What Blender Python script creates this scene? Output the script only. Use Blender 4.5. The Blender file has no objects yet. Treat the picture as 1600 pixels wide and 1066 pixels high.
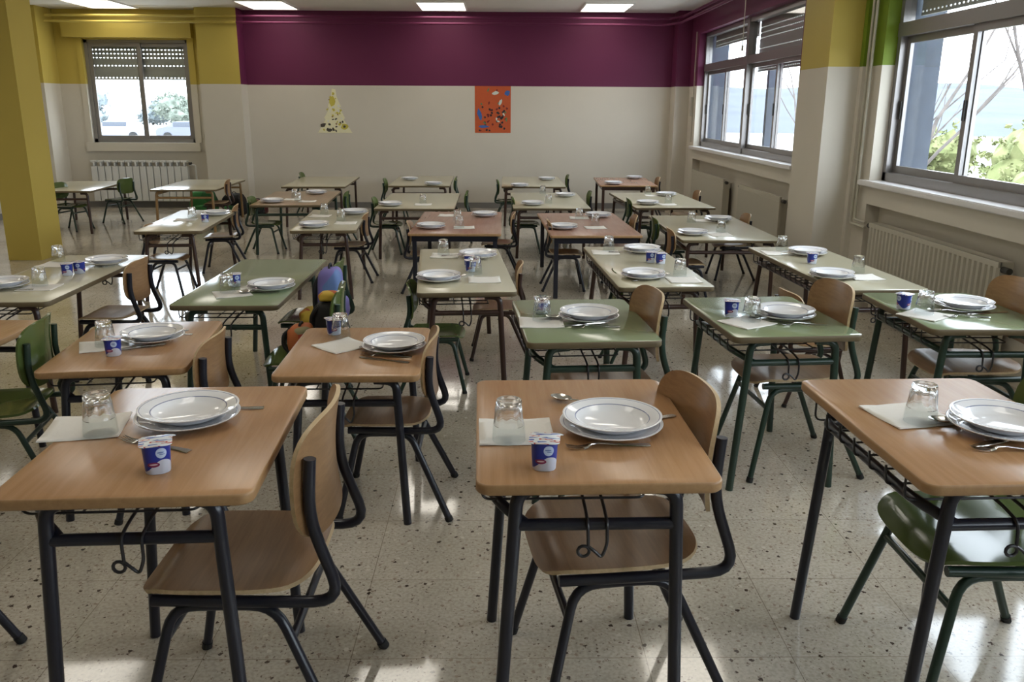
import bpy, bmesh, math, random
from mathutils import Vector, Matrix
random.seed(7)
sc = bpy.context.scene
COL = sc.collection
PI = math.pi

# layout in metres: x to the right, y into the room, z up; the camera stands at x=0, y=0
TABLES={1: [-0.743, 1.831, 0.72, 0.5, 0.671, 2.925, 'beech', 'navy', 'front left beech desk'],
 2: [0.196, 1.892, 0.72, 0.5, 0.678, 1.343, 'beech', 'navy', 'front middle beech desk'],
 3: [1.085, 1.895, 0.72, 0.49, 0.69, 2, 'beech', 'navy', 'front right beech desk'],
 4: [-1.37, 3.131, 0.57, 0.5, 0.688, 6.813, 'beech', 'navy', 'second-row left beech desk'],
 5: [-0.525, 3.058, 0.57, 0.5, 0.656, 1.184, 'beech', 'navy', 'second-row middle beech desk'],
 6: [0.321, 3.259, 0.64, 0.49, 0.703, 3.78, 'green', 'greenm', 'middle green single desk'],
 7: [1.088, 3.37, 0.63, 0.5, 0.69, 4.537, 'green', 'greenm', 'right-hand green single desk'],
 8: [1.91, 3.47, 0.63, 0.5, 0.68, 0, 'green', 'greenm', 'green desk against right edge'],
 9: [-2.37, 4.54, 0.56, 0.5, 1.32, 2, 'cream', 'maroon', 'table beside yellow pillar'],
 10: [-2.19, 3.205, 0.56, 0.5, 0.69, 0, 'beech', 'navy', 'cropped beech desk at left edge'],
 11: [-1.274, 4.444, 0.56, 0.5, 1.25, 0.555, 'green', 'greenm', 'long green table with bags'],
 12: [-0.209, 4.802, 0.56, 0.5, 1.37, 4.298, 'cream', 'maroon', 'third-row middle cream table'],
 13: [0.831, 4.922, 0.56, 0.5, 1.33, 2.619, 'cream', 'maroon', 'third-row right-of-centre cream table'],
 14: [1.92, 4.9, 0.56, 0.48, 1.4, 3, 'cream', 'maroon', 'third-row far right cream table'],
 15: [-2.546, 7.078, 0.54, 0.5, 1.393, 5.379, 'cream', 'maroon', 'sunlit cream table at left'],
 16: [-5.13, 10.61, 0.5, 0.74, 1.42, 6, 'cream', 'maroon', 'alcove corner table'],
 17: [-3.747, 10.873, 0.5, 0.764, 1.478, 3.07, 'cream', 'tan', 'alcove table over green bag'],
 18: [-2.32, 11.394, 0.5, 0.781, 1.6, 2.611, 'cream', 'maroon', 'back-row bare cream table'],
 19: [-2.156, 9.264, 0.5, 0.743, 1.468, 4.076, 'brown', 'greenm', 'fifth-row left brown table'],
 20: [-1.386, 7.126, 0.54, 0.5, 1.365, 4.269, 'cream', 'maroon', 'fourth-row left-centre cream table'],
 21: [-0.828, 9.042, 0.5, 0.776, 1.555, 0.383, 'cream', 'maroon', 'fifth-row left-centre cream table'],
 22: [-1.016, 11.57, 0.5, 0.771, 1.6, 1.025, 'cream', 'maroon', 'back-row middle-left cream table'],
 23: [-0.343, 7.304, 0.5, 0.725, 1.455, -0.311, 'red', 'navy', 'left of two reddish tables'],
 24: [0.436, 11.515, 0.5, 0.803, 1.6, -0.406, 'cream', 'maroon', 'back-row middle-right cream table'],
 25: [0.512, 9.134, 0.5, 0.762, 1.6, 0.221, 'cream', 'maroon', 'fifth-row right-centre cream table'],
 26: [0.729, 7.229, 0.5, 0.712, 1.464, 1.656, 'red', 'navy', 'right of two reddish tables'],
 27: [1.672, 11.577, 0.5, 0.731, 1.303, -2.374, 'red', 'maroon', 'back-row right brown table'],
 28: [1.709, 9.204, 0.5, 0.799, 1.582, 2.661, 'cream', 'maroon', 'fifth-row right cream table'],
 29: [1.74, 7.04, 0.5, 0.76, 1.52, 0, 'cream', 'maroon', 'fourth-row right cream table']}
ITEMS=[('plates', 1, -0.735, 1.906, 0.72, 0, None),
 ('plates', 2, 0.26, 1.849, 0.72, 0, None),
 ('plates', 3, 1.169, 1.84, 0.72, 0, None),
 ('plates', 4, -1.336, 3.186, 0.57, 0, None),
 ('plates', 5, -0.392, 3.059, 0.57, 0, None),
 ('plates', 6, 0.351, 3.243, 0.64, 0, None),
 ('plates', 7, 1.153, 3.324, 0.63, 0, None),
 ('plates', 8, 1.965, 3.484, 0.63, 0, None),
 ('glass', 1, -0.902, 1.819, 0.72, 0, None),
 ('glass', 2, 0.022, 1.779, 0.72, 0, None),
 ('glass', 3, 1.002, 1.89, 0.72, 0, None),
 ('glass', 4, -1.472, 3.092, 0.57, 0, None),
 ('glass', 5, -0.62, 3.234, 0.57, 0, None),
 ('glass', 6, 0.167, 3.217, 0.64, 0, None),
 ('glass', 7, 0.995, 3.252, 0.63, 0, None),
 ('glass', 8, 1.743, 3.376, 0.63, 0, None),
 ('yogurt', 1, -0.698, 1.624, 0.72, 20, None),
 ('yogurt', 2, 0.094, 1.638, 0.72, -5, None),
 ('yogurt', 4, -1.395, 2.981, 0.57, 10, None),
 ('yogurt', 5, -0.656, 3.283, 0.57, 30, None),
 ('yogurt', 6, 0.172, 3.357, 0.64, 0, None),
 ('yogurt', 7, 0.938, 3.337, 0.63, -10, None),
 ('yogurt', 8, 1.7, 3.468, 0.63, 40, None),
 ('napkin', 1, -0.956, 1.863, 0.72, 12, None),
 ('napkin', 2, 0.039, 1.834, 0.72, 2, None),
 ('napkin', 3, 1.001, 1.943, 0.72, 12, None),
 ('napkin', 4, -1.483, 3.101, 0.57, 25, None),
 ('napkin', 5, -0.592, 3.104, 0.57, 45, None),
 ('napkin', 6, 0.163, 3.187, 0.64, 0, None),
 ('napkin', 7, 0.973, 3.231, 0.63, 32, None),
 ('napkin', 8, 1.743, 3.365, 0.63, 38, None),
 ('fork', 1, -0.755, 1.754, 0.72, -22, None),
 ('knife', 1, -0.744, 1.953, 0.72, 10, None),
 ('spoon', 1, -0.676, 1.984, 0.72, 8, None),
 ('fork', 2, 0.24, 1.745, 0.72, 6, None),
 ('spoon', 2, 0.212, 2.012, 0.72, -38, None),
 ('knife', 2, 0.336, 1.899, 0.72, 25, None),
 ('fork', 3, 1.13, 1.721, 0.72, -4, None),
 ('spoon', 3, 1.116, 1.865, 0.72, -15, None),
 ('knife', 3, 1.141, 1.777, 0.72, 20, None),
 ('fork', 4, -1.306, 3.26, 0.57, 5, None),
 ('spoon', 4, -1.343, 3.32, 0.57, 8, None),
 ('knife', 4, -1.344, 3.066, 0.57, 30, None),
 ('fork', 5, -0.408, 2.967, 0.57, -8, None),
 ('spoon', 5, -0.433, 3.017, 0.57, -28, None),
 ('knife', 5, -0.411, 2.918, 0.57, -20, None),
 ('fork', 6, 0.364, 3.118, 0.64, 5, None),
 ('spoon', 6, 0.276, 3.228, 0.64, -12, None),
 ('knife', 6, 0.332, 3.167, 0.64, 20, None),
 ('fork', 7, 1.186, 3.202, 0.63, 2, None),
 ('spoon', 7, 1.097, 3.295, 0.63, -12, None),
 ('knife', 7, 1.13, 3.263, 0.63, -15, None),
 ('fork', 8, 1.897, 3.332, 0.63, 0, None),
 ('spoon', 8, 1.881, 3.422, 0.63, -6, None),
 ('knife', 8, 2.014, 3.4, 0.63, 10, None),
 ('plates', 11, -1.14, 4.191, 0.56, 0, None),
 ('glass', 11, -1.328, 4.101, 0.56, 0, None),
 ('yogurt', 11, -1.342, 4.272, 0.56, 20, None),
 ('napkin', 11, -1.297, 4.072, 0.56, 25, None),
 ('spoon', 11, -1.176, 4.102, 0.56, 10, None),
 ('plates', 12, -0.32, 4.421, 0.56, 0, 'near'),
 ('plates', 12, -0.132, 5.144, 0.56, 0, 'far'),
 ('plates', 13, 0.775, 4.507, 0.56, 0, 'near'),
 ('plates', 13, 0.906, 5.359, 0.56, 0, 'far'),
 ('plates', 14, 1.802, 4.519, 0.56, 0, 'near'),
 ('plates', 14, 1.935, 5.275, 0.56, 0, 'far'),
 ('plates', 9, -2.483, 4.225, 0.56, 0, 'near'),
 ('plates', 9, -2.262, 4.884, 0.56, 0, 'far'),
 ('plates', 20, -1.441, 6.639, 0.54, 0, 'near'),
 ('plates', 20, -1.271, 7.501, 0.54, 0, 'far'),
 ('plates', 19, -2.313, 8.772, 0.5, 0, 'near'),
 ('plates', 19, -2.053, 9.681, 0.5, 0, 'far'),
 ('plates', 23, -0.553, 6.888, 0.5, 0, 'near'),
 ('plates', 23, -0.133, 7.683, 0.5, 0, 'far'),
 ('plates', 26, 0.517, 6.875, 0.5, 0, 'near'),
 ('plates', 26, 0.89, 7.663, 0.5, 0, 'far'),
 ('plates', 29, 1.496, 6.562, 0.5, 0, 'near'),
 ('plates', 29, 1.907, 7.412, 0.5, 0, 'far'),
 ('plates', 25, 0.334, 8.616, 0.5, 0, 'near'),
 ('plates', 25, 0.728, 9.491, 0.5, 0, 'far'),
 ('plates', 28, 1.511, 8.716, 0.5, 0, 'near'),
 ('plates', 28, 1.87, 9.609, 0.5, 0, 'far'),
 ('plates', 27, 1.465, 11.089, 0.5, 0, 'near'),
 ('plates', 27, 1.879, 12.013, 0.5, 0, 'far'),
 ('plates', 24, 0.253, 10.7, 0.5, 0, 'near'),
 ('plates', 24, 0.642, 11.725, 0.5, 0, 'far'),
 ('plates', 22, -0.831, 10.885, 0.5, 0, 'near'),
 ('plates', 22, -1.205, 11.631, 0.5, 0, 'far'),
 ('plates', 21, -1.078, 8.509, 0.5, 0, None),
 ('plates', 15, -2.432, 7.372, 0.54, 0, None),
 ('glass', 12, -0.13, 4.616, 0.56, 0, 'near'),
 ('glass', 12, -0.344, 5.225, 0.56, 0, 'far'),
 ('glass', 13, 0.988, 4.574, 0.56, 0, 'near'),
 ('glass', 13, 0.699, 5.389, 0.56, 0, 'far'),
 ('glass', 14, 2.011, 4.681, 0.56, 0, 'near'),
 ('glass', 14, 1.815, 5.407, 0.56, 0, 'far'),
 ('glass', 9, -2.313, 4.246, 0.56, 0, 'near'),
 ('glass', 9, -2.566, 4.944, 0.56, 0, 'far'),
 ('glass', 20, -1.3, 7.034, 0.54, 0, 'near'),
 ('glass', 20, -1.522, 7.465, 0.54, 0, 'far'),
 ('glass', 19, -2.06, 8.819, 0.5, 0, 'near'),
 ('glass', 19, -2.18, 9.2, 0.5, 0, 'far'),
 ('glass', 23, -0.321, 6.886, 0.5, 0, 'near'),
 ('glass', 23, -0.36, 7.372, 0.5, 0, 'far'),
 ('glass', 26, 0.802, 7.108, 0.5, 0, 'near'),
 ('glass', 26, 0.703, 7.487, 0.5, 0, 'far'),
 ('glass', 29, 1.755, 6.71, 0.5, 0, 'near'),
 ('glass', 29, 1.648, 7.293, 0.5, 0, 'far'),
 ('glass', 25, 0.505, 8.782, 0.5, 0, 'near'),
 ('glass', 25, 0.495, 9.794, 0.5, 0, 'far'),
 ('glass', 28, 1.743, 8.822, 0.5, 0, 'near'),
 ('glass', 28, 1.69, 9.765, 0.5, 0, 'far'),
 ('glass', 21, -0.776, 8.74, 0.5, 0, None),
 ('glass', 15, -2.533, 7.085, 0.54, 0, None),
 ('napkin', 12, -0.078, 4.436, 0.56, 3, 'near'),
 ('napkin', 12, -0.335, 5.202, 0.56, -2, 'far'),
 ('napkin', 13, 0.983, 4.448, 0.56, 3, 'near'),
 ('napkin', 13, 0.673, 5.338, 0.56, -2, 'far'),
 ('napkin', 14, 1.985, 4.531, 0.56, 3, 'near'),
 ('napkin', 14, 1.762, 5.331, 0.56, -2, 'far'),
 ('napkin', 9, -2.3, 4.214, 0.56, 3, 'near'),
 ('napkin', 9, -2.539, 4.861, 0.56, -2, 'far'),
 ('napkin', 20, -1.236, 6.874, 0.54, 3, 'near'),
 ('napkin', 20, -1.533, 7.328, 0.54, -2, 'far'),
 ('napkin', 19, -1.982, 8.884, 0.5, 3, 'near'),
 ('napkin', 19, -2.183, 9.068, 0.5, -2, 'far'),
 ('napkin', 23, -0.286, 6.925, 0.5, 3, 'near'),
 ('napkin', 23, -0.463, 7.732, 0.5, -2, 'far'),
 ('napkin', 26, 0.785, 6.949, 0.5, 3, 'near'),
 ('napkin', 26, 0.711, 7.577, 0.5, -2, 'far'),
 ('napkin', 29, 1.714, 6.568, 0.5, 3, 'near'),
 ('napkin', 29, 1.789, 7.426, 0.5, -2, 'far'),
 ('napkin', 28, 1.719, 8.701, 0.5, 3, 'near'),
 ('napkin', 28, 1.723, 9.62, 0.5, -2, 'far'),
 ('napkin', 21, -0.766, 8.621, 0.5, 0, None),
 ('napkin', 15, -2.575, 7.043, 0.54, 8, None),
 ('yogurt', 12, -0.161, 4.692, 0.56, 10, 'near'),
 ('yogurt', 12, -0.173, 4.852, 0.56, -10, 'far'),
 ('yogurt', 13, 0.951, 4.951, 0.56, 10, 'near'),
 ('yogurt', 13, 0.898, 4.994, 0.56, -10, 'far'),
 ('yogurt', 9, -2.325, 4.553, 0.56, 10, 'near'),
 ('yogurt', 9, -2.286, 4.609, 0.56, -10, 'far'),
 ('yogurt', 14, 1.852, 4.964, 0.56, 0, None),
 ('yogurt', 15, -2.375, 6.925, 0.54, 0, None),
 ('spoon', 12, -0.291, 4.382, 0.56, 195, 'near'),
 ('spoon', 12, -0.258, 5.156, 0.56, 175, 'far'),
 ('spoon', 13, 0.791, 4.446, 0.56, 195, 'near'),
 ('spoon', 13, 0.787, 5.316, 0.56, 170, 'far'),
 ('spoon', 14, 1.823, 4.457, 0.56, 195, 'near'),
 ('spoon', 14, 1.864, 5.26, 0.56, 170, 'far'),
 ('spoon', 9, -2.391, 4.136, 0.56, 10, 'near'),
 ('spoon', 9, -2.37, 4.905, 0.56, 170, 'far'),
 ('fork', 12, -0.254, 4.505, 0.56, 220, 'near'),
 ('fork', 13, 0.868, 4.536, 0.56, 225, 'near')]
CHAIRS=[(-0.6, 1.82, -1, 1.0, 'beech', 'navy', 0, 1, 'right of'),
 (0.27, 1.91, -1, 1.0, 'beech', 'navy', 7, 2, 'right of'),
 (1.2, 1.93, -1, 1.0, 'green', 'greenm', 0, 3, 'right of'),
 (-1.61, 1.85, -1, 1.0, 'beech', 'navy', 0, 0, 'cropped chair whose one dark leg shows at lower left edge'),
 (-1.19, 2.97, -1, 0.82, 'beech', 'navy', 0, 4, 'right of'),
 (-0.41, 2.99, -1, 0.82, 'beech', 'navy', 0, 5, 'right of'),
 (0.4, 3.2, -1, 0.95, 'beech', 'greenm', 7, 6, 'right of'),
 (1.18, 3.36, -1, 0.95, 'beech', 'greenm', 4, 7, 'right of'),
 (1.98, 3.45, -1, 0.95, 'beech', 'greenm', 0, 8, 'right of'),
 (-1.86, 3.02, -1, 0.86, 'green', 'greenm', 10, 10, 'right of'),
 (-2.72, 3.3, 1, 0.8, 'beech', 'navy', 0, 10, 'left of'),
 (-2.12, 4.6, -1, 0.8, 'beech', 'navy', 0, 9, 'right of'),
 (-2.61, 6.72, 1, 0.68, 'beech', 'navy', 0, 15, 'left of'),
 (-2.52, 7.72, -1, 0.74, 'beech', 'navy', 10, 15, 'right of'),
 (-1.02, 4.5, -1, 0.82, 'green', 'greenm', 0, 11, 'farther one, right of'),
 (-0.88, 3.7, -1, 0.85, 'green', 'greenm', 5, 11, 'nearer one, right of'),
 (-0.32, 4.38, 1, 0.7, 'green', 'greenm', 0, 12, 'near left of'),
 (-0.02, 4.98, -1, 0.7, 'beech', 'maroon', 0, 12, 'far right of'),
 (0.8, 4.72, 1, 0.7, 'green', 'greenm', 0, 13, 'near left of'),
 (1.6, 4.2, 1, 0.7, 'beech', 'maroon', 8, 14, 'near left of'),
 (-1.28, 7.28, -1, 0.72, 'beech', 'navy', 0, 20, 'right of'),
 (-0.58, 6.85, 1, 0.7, 'beech', 'navy', 0, 23, 'left of'),
 (-0.02, 7.48, -1, 0.7, 'beech', 'navy', 0, 23, 'right of'),
 (0.55, 6.95, 1, 0.7, 'beech', 'navy', 0, 26, 'left of'),
 (1.02, 7.3, -1, 0.7, 'beech', 'navy', 0, 26, 'right of'),
 (1.45, 6.5, 1, 0.7, 'beech', 'navy', 0, 29, 'near left of'),
 (1.45, 7.2, 1, 0.7, 'green', 'greenm', 0, 29, 'far left of'),
 (2.02, 7.42, -1, 0.7, 'beech', 'navy', 0, 29, 'right of'),
 (-2.38, 8.75, 1, 0.7, 'green', 'greenm', 0, 19, 'left of'),
 (-1.8, 9.4, -1, 0.7, 'green', 'greenm', 0, 19, 'right of'),
 (-1.13, 8.72, 1, 0.7, 'green', 'greenm', 0, 21, 'left of'),
 (-0.5, 9.5, -1, 0.7, 'green', 'greenm', 0, 21, 'right of'),
 (0.28, 8.8, 1, 0.7, 'green', 'greenm', 0, 25, 'left of'),
 (0.86, 9.5, -1, 0.7, 'green', 'navy', 0, 25, 'right of'),
 (1.46, 8.75, 1, 0.7, 'green', 'greenm', 0, 28, 'left of'),
 (2.08, 9.6, -1, 0.7, 'beech', 'navy', 0, 28, 'right of'),
 (-2.62, 12.1, 1, 0.7, 'green', 'greenm', 0, 18, 'left of'),
 (-1.33, 11.1, 1, 0.7, 'green', 'greenm', 0, 22, 'left of'),
 (-0.72, 11.5, -1, 0.7, 'green', 'greenm', 0, 22, 'right of'),
 (0.12, 11.0, 1, 0.7, 'green', 'greenm', 0, 24, 'left of'),
 (0.8, 11.9, -1, 0.7, 'green', 'navy', 0, 24, 'right of'),
 (1.98, 11.5, -1, 0.7, 'beech', 'navy', 0, 27, 'right of'),
 (-3.44, 10.5, -1, 0.74, 'beech', 'maroon', 8, 17, 'right of'),
 (-4.86, 11.05, -1, 0.7, 'green', 'greenm', -20, 16, 'right of'),
 (-5.1, 10.3, 1, 0.7, 'green', 'greenm', -10, 16, 'tucked under')]
CAM=(1330,[0.999884628117002, -0.014325642702329302, 0.0050503877563724715],[-0.001090636972750786, 0.26391912288712915, 0.9645441965433632],[0.015150609437187232, 0.9644384234027871, -0.2638730499653729])

CAM_H = 1.44
# ------------------------------------------------------------------ helpers
def link(o, parent=None):
    COL.objects.link(o)
    if parent is not None:
        o.parent = parent
    return o

def tag(o, label=None, cat=None, group=None, kind=None):
    if label: o['label'] = label
    if cat: o['category'] = cat
    if group: o['group'] = group
    if kind: o['kind'] = kind
    return o

def empty(name, loc=(0, 0, 0), rz=0.0, s=1.0):
    o = bpy.data.objects.new(name, None)
    o.location = loc
    o.rotation_euler = (0, 0, rz)
    o.scale = (s, s, s)
    o.empty_display_size = .1
    return link(o)

def obj(name, bm, mats, parent=None, smooth=True, angle=40):
    bmesh.ops.recalc_face_normals(bm, faces=bm.faces)
    me = bpy.data.meshes.new(name)
    bm.to_mesh(me)
    bm.free()
    if not isinstance(mats, (list, tuple)):
        mats = [mats]
    for m in mats:
        me.materials.append(m)
    if smooth:
        me.polygons.foreach_set('use_smooth', [True] * len(me.polygons))
        me.set_sharp_from_angle(angle=math.radians(angle))
    o = bpy.data.objects.new(name, me)
    return link(o, parent)

def copy_tree(o, parent=None):
    c = o.copy()
    COL.objects.link(c)
    c.parent = parent
    for ch in list(o.children):
        copy_tree(ch, c)
    return c

def box(bm, x0, x1, y0, y1, z0, z1, mi=0):
    vs = [bm.verts.new(p) for p in ((x0, y0, z0), (x1, y0, z0), (x1, y1, z0), (x0, y1, z0), (x0, y0, z1), (x1, y0, z1), (x1, y1, z1), (x0, y1, z1))]
    for f in ((0, 3, 2, 1), (4, 5, 6, 7), (0, 1, 5, 4), (1, 2, 6, 5), (2, 3, 7, 6), (3, 0, 4, 7)):
        bm.faces.new([vs[i] for i in f]).material_index = mi
    return vs

def fillet(pts, r, n=5):
    pts = [Vector(p) for p in pts]
    out = [pts[0]]
    for i in range(1, len(pts) - 1):
        a, b, c = pts[i - 1], pts[i], pts[i + 1]
        d1, d2 = (a - b), (c - b)
        l = min(r, d1.length * .49, d2.length * .49)
        p, q_ = b + d1.normalized() * l, b + d2.normalized() * l
        for k in range(n + 1):
            t = k / n
            out.append((1 - t) ** 2 * p + 2 * t * (1 - t) * b + t * t * q_)
    out.append(pts[-1])
    return out

def tube(bm, pts, r, fil=0.0, seg=10, mi=0, closed=False):
    if fil: pts = fillet(pts, fil)
    pts = [Vector(p) for p in pts]
    rings = []
    t0 = (pts[1] - pts[0]).normalized()
    up = Vector((0, 0, 1)) if abs(t0.z) < .9 else Vector((1, 0, 0))
    nrm = t0.cross(up).normalized()
    prev = t0
    n = len(pts)
    for i, p in enumerate(pts):
        if i == 0: t = t0
        elif i == n - 1: t = (pts[-1] - pts[-2]).normalized()
        else: t = ((pts[i + 1] - p).normalized() + (p - pts[i - 1]).normalized()).normalized()
        ax = prev.cross(t)
        if ax.length > 1e-6:
            nrm = Matrix.Rotation(prev.angle(t), 3, ax.normalized()) @ nrm
        prev = t
        b = t.cross(nrm).normalized()
        rr = r[i] if isinstance(r, (list, tuple)) else r
        rings.append([bm.verts.new(p + (nrm * math.cos(2 * PI * k / seg) + b * math.sin(2 * PI * k / seg)) * rr) for k in range(seg)])
    for a, b in zip(rings, rings[1:]):
        for k in range(seg):
            bm.faces.new((a[k], a[(k + 1) % seg], b[(k + 1) % seg], b[k])).material_index = mi
    for rg in (rings[0], rings[-1]):
        try: bm.faces.new(rg).material_index = mi
        except ValueError: pass

def lathe(bm, prof, seg=32, mis=None, c=(0, 0, 0)):
    """prof: (radius, z) list; closes on the axis where radius is 0"""
    rings = []
    for r, z in prof:
        if r < 1e-6:
            rings.append([bm.verts.new((c[0], c[1], c[2] + z))])
        else:
            rings.append([bm.verts.new((c[0] + r * math.cos(2 * PI * k / seg), c[1] + r * math.sin(2 * PI * k / seg), c[2] + z)) for k in range(seg)])
    for i, (a, b) in enumerate(zip(rings, rings[1:])):
        mi = mis[i] if mis else 0
        for k in range(seg):
            k2 = (k + 1) % seg
            if len(a) == 1 and len(b) == 1: continue
            if len(a) == 1: f = bm.faces.new((a[0], b[k2], b[k]))
            elif len(b) == 1: f = bm.faces.new((a[k], a[k2], b[0]))
            else: f = bm.faces.new((a[k], a[k2], b[k2], b[k]))
            f.material_index = mi

def rrect(w, d, r, n=5):
    pts = []
    for cx, cy, a0 in ((w / 2 - r, d / 2 - r, 0), (-w / 2 + r, d / 2 - r, 90), (-w / 2 + r, -d / 2 + r, 180), (w / 2 - r, -d / 2 + r, 270)):
        for k in range(n + 1):
            a = math.radians(a0 + 90 * k / n)
            pts.append((cx + r * math.cos(a), cy + r * math.sin(a)))
    return pts

def slab(bm, outline, z0, z1, bev=.003, mi_top=0, mi_side=0):
    """flat slab with softened rims from a 2-D outline"""
    cx = sum(p[0] for p in outline) / len(outline); cy = sum(p[1] for p in outline) / len(outline)
    def ring(off, z):
        o = []
        for x, y in outline:
            d = Vector((x - cx, y - cy)); l = d.length or 1
            o.append(bm.verts.new((x - d.x / l * off, y - d.y / l * off, z)))
        return o
    rs = [ring(bev, z0), ring(0, z0 + bev), ring(0, z1 - bev), ring(bev * .3, z1 - bev * .3), ring(bev, z1)]
    n = len(outline)
    for i, (a, b) in enumerate(zip(rs, rs[1:])):
        for k in range(n):
            bm.faces.new((a[k], a[(k + 1) % n], b[(k + 1) % n], b[k])).material_index = mi_side
    bm.faces.new(rs[0]).material_index = mi_side
    bm.faces.new(rs[-1]).material_index = mi_top

# ------------------------------------------------------------------ materials
def newmat(name):
    m = bpy.data.materials.new(name); m.use_nodes = True
    nt = m.node_tree
    return m, nt, nt.nodes['Principled BSDF']

def N(nt, t, **kw):
    n = nt.nodes.new(t)
    for k, v in kw.items():
        if k in n.inputs: n.inputs[k].default_value = v
        else: setattr(n, k, v)
    return n

def plain(name, col, rough=.5, metal=0.0, var=.06, scale=30, bump=0.0, spec=.5):
    m, nt, b = newmat(name)
    b.inputs['Roughness'].default_value = rough
    b.inputs['Metallic'].default_value = metal
    b.inputs['Specular IOR Level'].default_value = spec
    tc = N(nt, 'ShaderNodeTexCoord')
    no = N(nt, 'ShaderNodeTexNoise', Scale=scale, Detail=3.0)
    nt.links.new(tc.outputs['Object'], no.inputs['Vector'])
    mx = N(nt, 'ShaderNodeMix', data_type='RGBA')
    mx.inputs[6].default_value = (*[c * (1 - var) for c in col], 1)
    mx.inputs[7].default_value = (*[min(1, c * (1 + var)) for c in col], 1)
    nt.links.new(no.outputs['Fac'], mx.inputs[0])
    nt.links.new(mx.outputs[2], b.inputs['Base Color'])
    if bump:
        bp = N(nt, 'ShaderNodeBump', Strength=bump, Distance=.002)
        nt.links.new(no.outputs['Fac'], bp.inputs['Height'])
        nt.links.new(bp.outputs['Normal'], b.inputs['Normal'])
    return m

def wood(name, c1, c2, rough=.35, axis='Y', sc_=1.0):
    m, nt, b = newmat(name)
    tc = N(nt, 'ShaderNodeTexCoord'); mp = N(nt, 'ShaderNodeMapping')
    s = {'Y': (26, 1.6, 26), 'X': (1.6, 26, 26)}[axis]
    mp.inputs['Scale'].default_value = tuple(v * sc_ for v in s)
    no = N(nt, 'ShaderNodeTexNoise', Scale=2.2, Detail=6.0, Roughness=.65, Distortion=.4)
    no2 = N(nt, 'ShaderNodeTexNoise', Scale=2.0, Detail=2.0)
    nt.links.new(tc.outputs['Object'], mp.inputs['Vector'])
    nt.links.new(mp.outputs[0], no.inputs['Vector'])
    nt.links.new(tc.outputs['Object'], no2.inputs['Vector'])
    ad = N(nt, 'ShaderNodeMath', operation='MULTIPLY_ADD'); ad.inputs[1].default_value = .7
    nt.links.new(no.outputs['Fac'], ad.inputs[0])
    ml = N(nt, 'ShaderNodeMath', operation='MULTIPLY'); ml.inputs[1].default_value = .3
    nt.links.new(no2.outputs['Fac'], ml.inputs[0]); nt.links.new(ml.outputs[0], ad.inputs[2])
    rp = N(nt, 'ShaderNodeValToRGB')
    rp.color_ramp.elements[0].position = .35; rp.color_ramp.elements[1].position = .65
    rp.color_ramp.elements[0].color = (*c1, 1); rp.color_ramp.elements[1].color = (*c2, 1)
    nt.links.new(ad.outputs[0], rp.inputs[0]); nt.links.new(rp.outputs[0], b.inputs['Base Color'])
    b.inputs['Roughness'].default_value = rough
    return m

M = {}
M['beech'] = wood('beech laminate', (.40, .215, .098), (.50, .285, .140), .26)
M['beech_edge'] = wood('beech edge band', (.34, .19, .085), (.43, .26, .12), .4)
M['green'] = plain('green laminate', (.235, .285, .16), .15, var=.04, scale=60)
M['cream'] = plain('cream laminate', (.52, .48, .345), .19, var=.03, scale=60)
M['red'] = wood('reddish brown laminate', (.35, .19, .135), (.43, .25, .18), .27)
M['brown'] = wood('worn brown laminate', (.30, .20, .12), (.42, .29, .18), .3)
M['edge_dark'] = plain('worn brown edge band', (.14, .105, .055), .5)
M['navy'] = plain('blue black enamelled steel', (.012, .013, .022), .28)
M['greenm'] = plain('dark green enamelled steel', (.018, .040, .028), .3)
M['maroon'] = plain('brown enamelled steel', (.045, .022, .016), .32)
M['tan'] = plain('tan enamelled steel', (.28, .17, .07), .35)
M['ply_beech'] = wood('beech plywood', (.235, .125, .055), (.36, .205, .095), .3, 'Y', 1.2)
M['ply_green'] = plain('green lacquered plywood', (.085, .12, .035), .13, var=.08, scale=8, spec=.35)
M['ply_edge'] = wood('plywood edge', (.42, .30, .16), (.60, .45, .27), .5)
M['rubber'] = plain('black rubber', (.012, .012, .012), .7)
M['wire'] = plain('dark wire', (.02, .018, .02), .35)
M['china'] = plain('white glazed china', (.84, .84, .86), .07, var=.01)
M['china_ring'] = plain('grey blue glaze line', (.22, .24, .36), .1, var=.02)
M['steel'] = plain('stainless steel', (.62, .60, .57), .16, 1.0, var=.03)
M['paper'] = plain('white paper napkin', (.80, .77, .72), .85, var=.03, scale=120, bump=.3)
M['alu'] = plain('grey aluminium', (.27, .255, .25), .35, .55, var=.03)
M['alu_dark'] = plain('dark aluminium', (.16, .145, .15), .4, .4, var=.03)
M['white_sill'] = plain('white painted marble sill', (.72, .70, .70), .25, var=.03)
M['radiator'] = plain('cream radiator enamel', (.46, .43, .35), .35, var=.02)
M['radiator_w'] = plain('white radiator enamel', (.62, .62, .60), .35, var=.02)
M['dark_valve'] = plain('dark valve knob', (.03, .028, .025), .5)
M['baseboard'] = plain('grey baseboard', (.20, .19, .18), .4)
M['shutter'] = plain('grey shutter slats', (.38, .37, .33), .5, var=.03)
M['outer_wall'] = plain('blue grey outer wall', (.05, .062, .085), .8, var=.3, scale=12)

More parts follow.
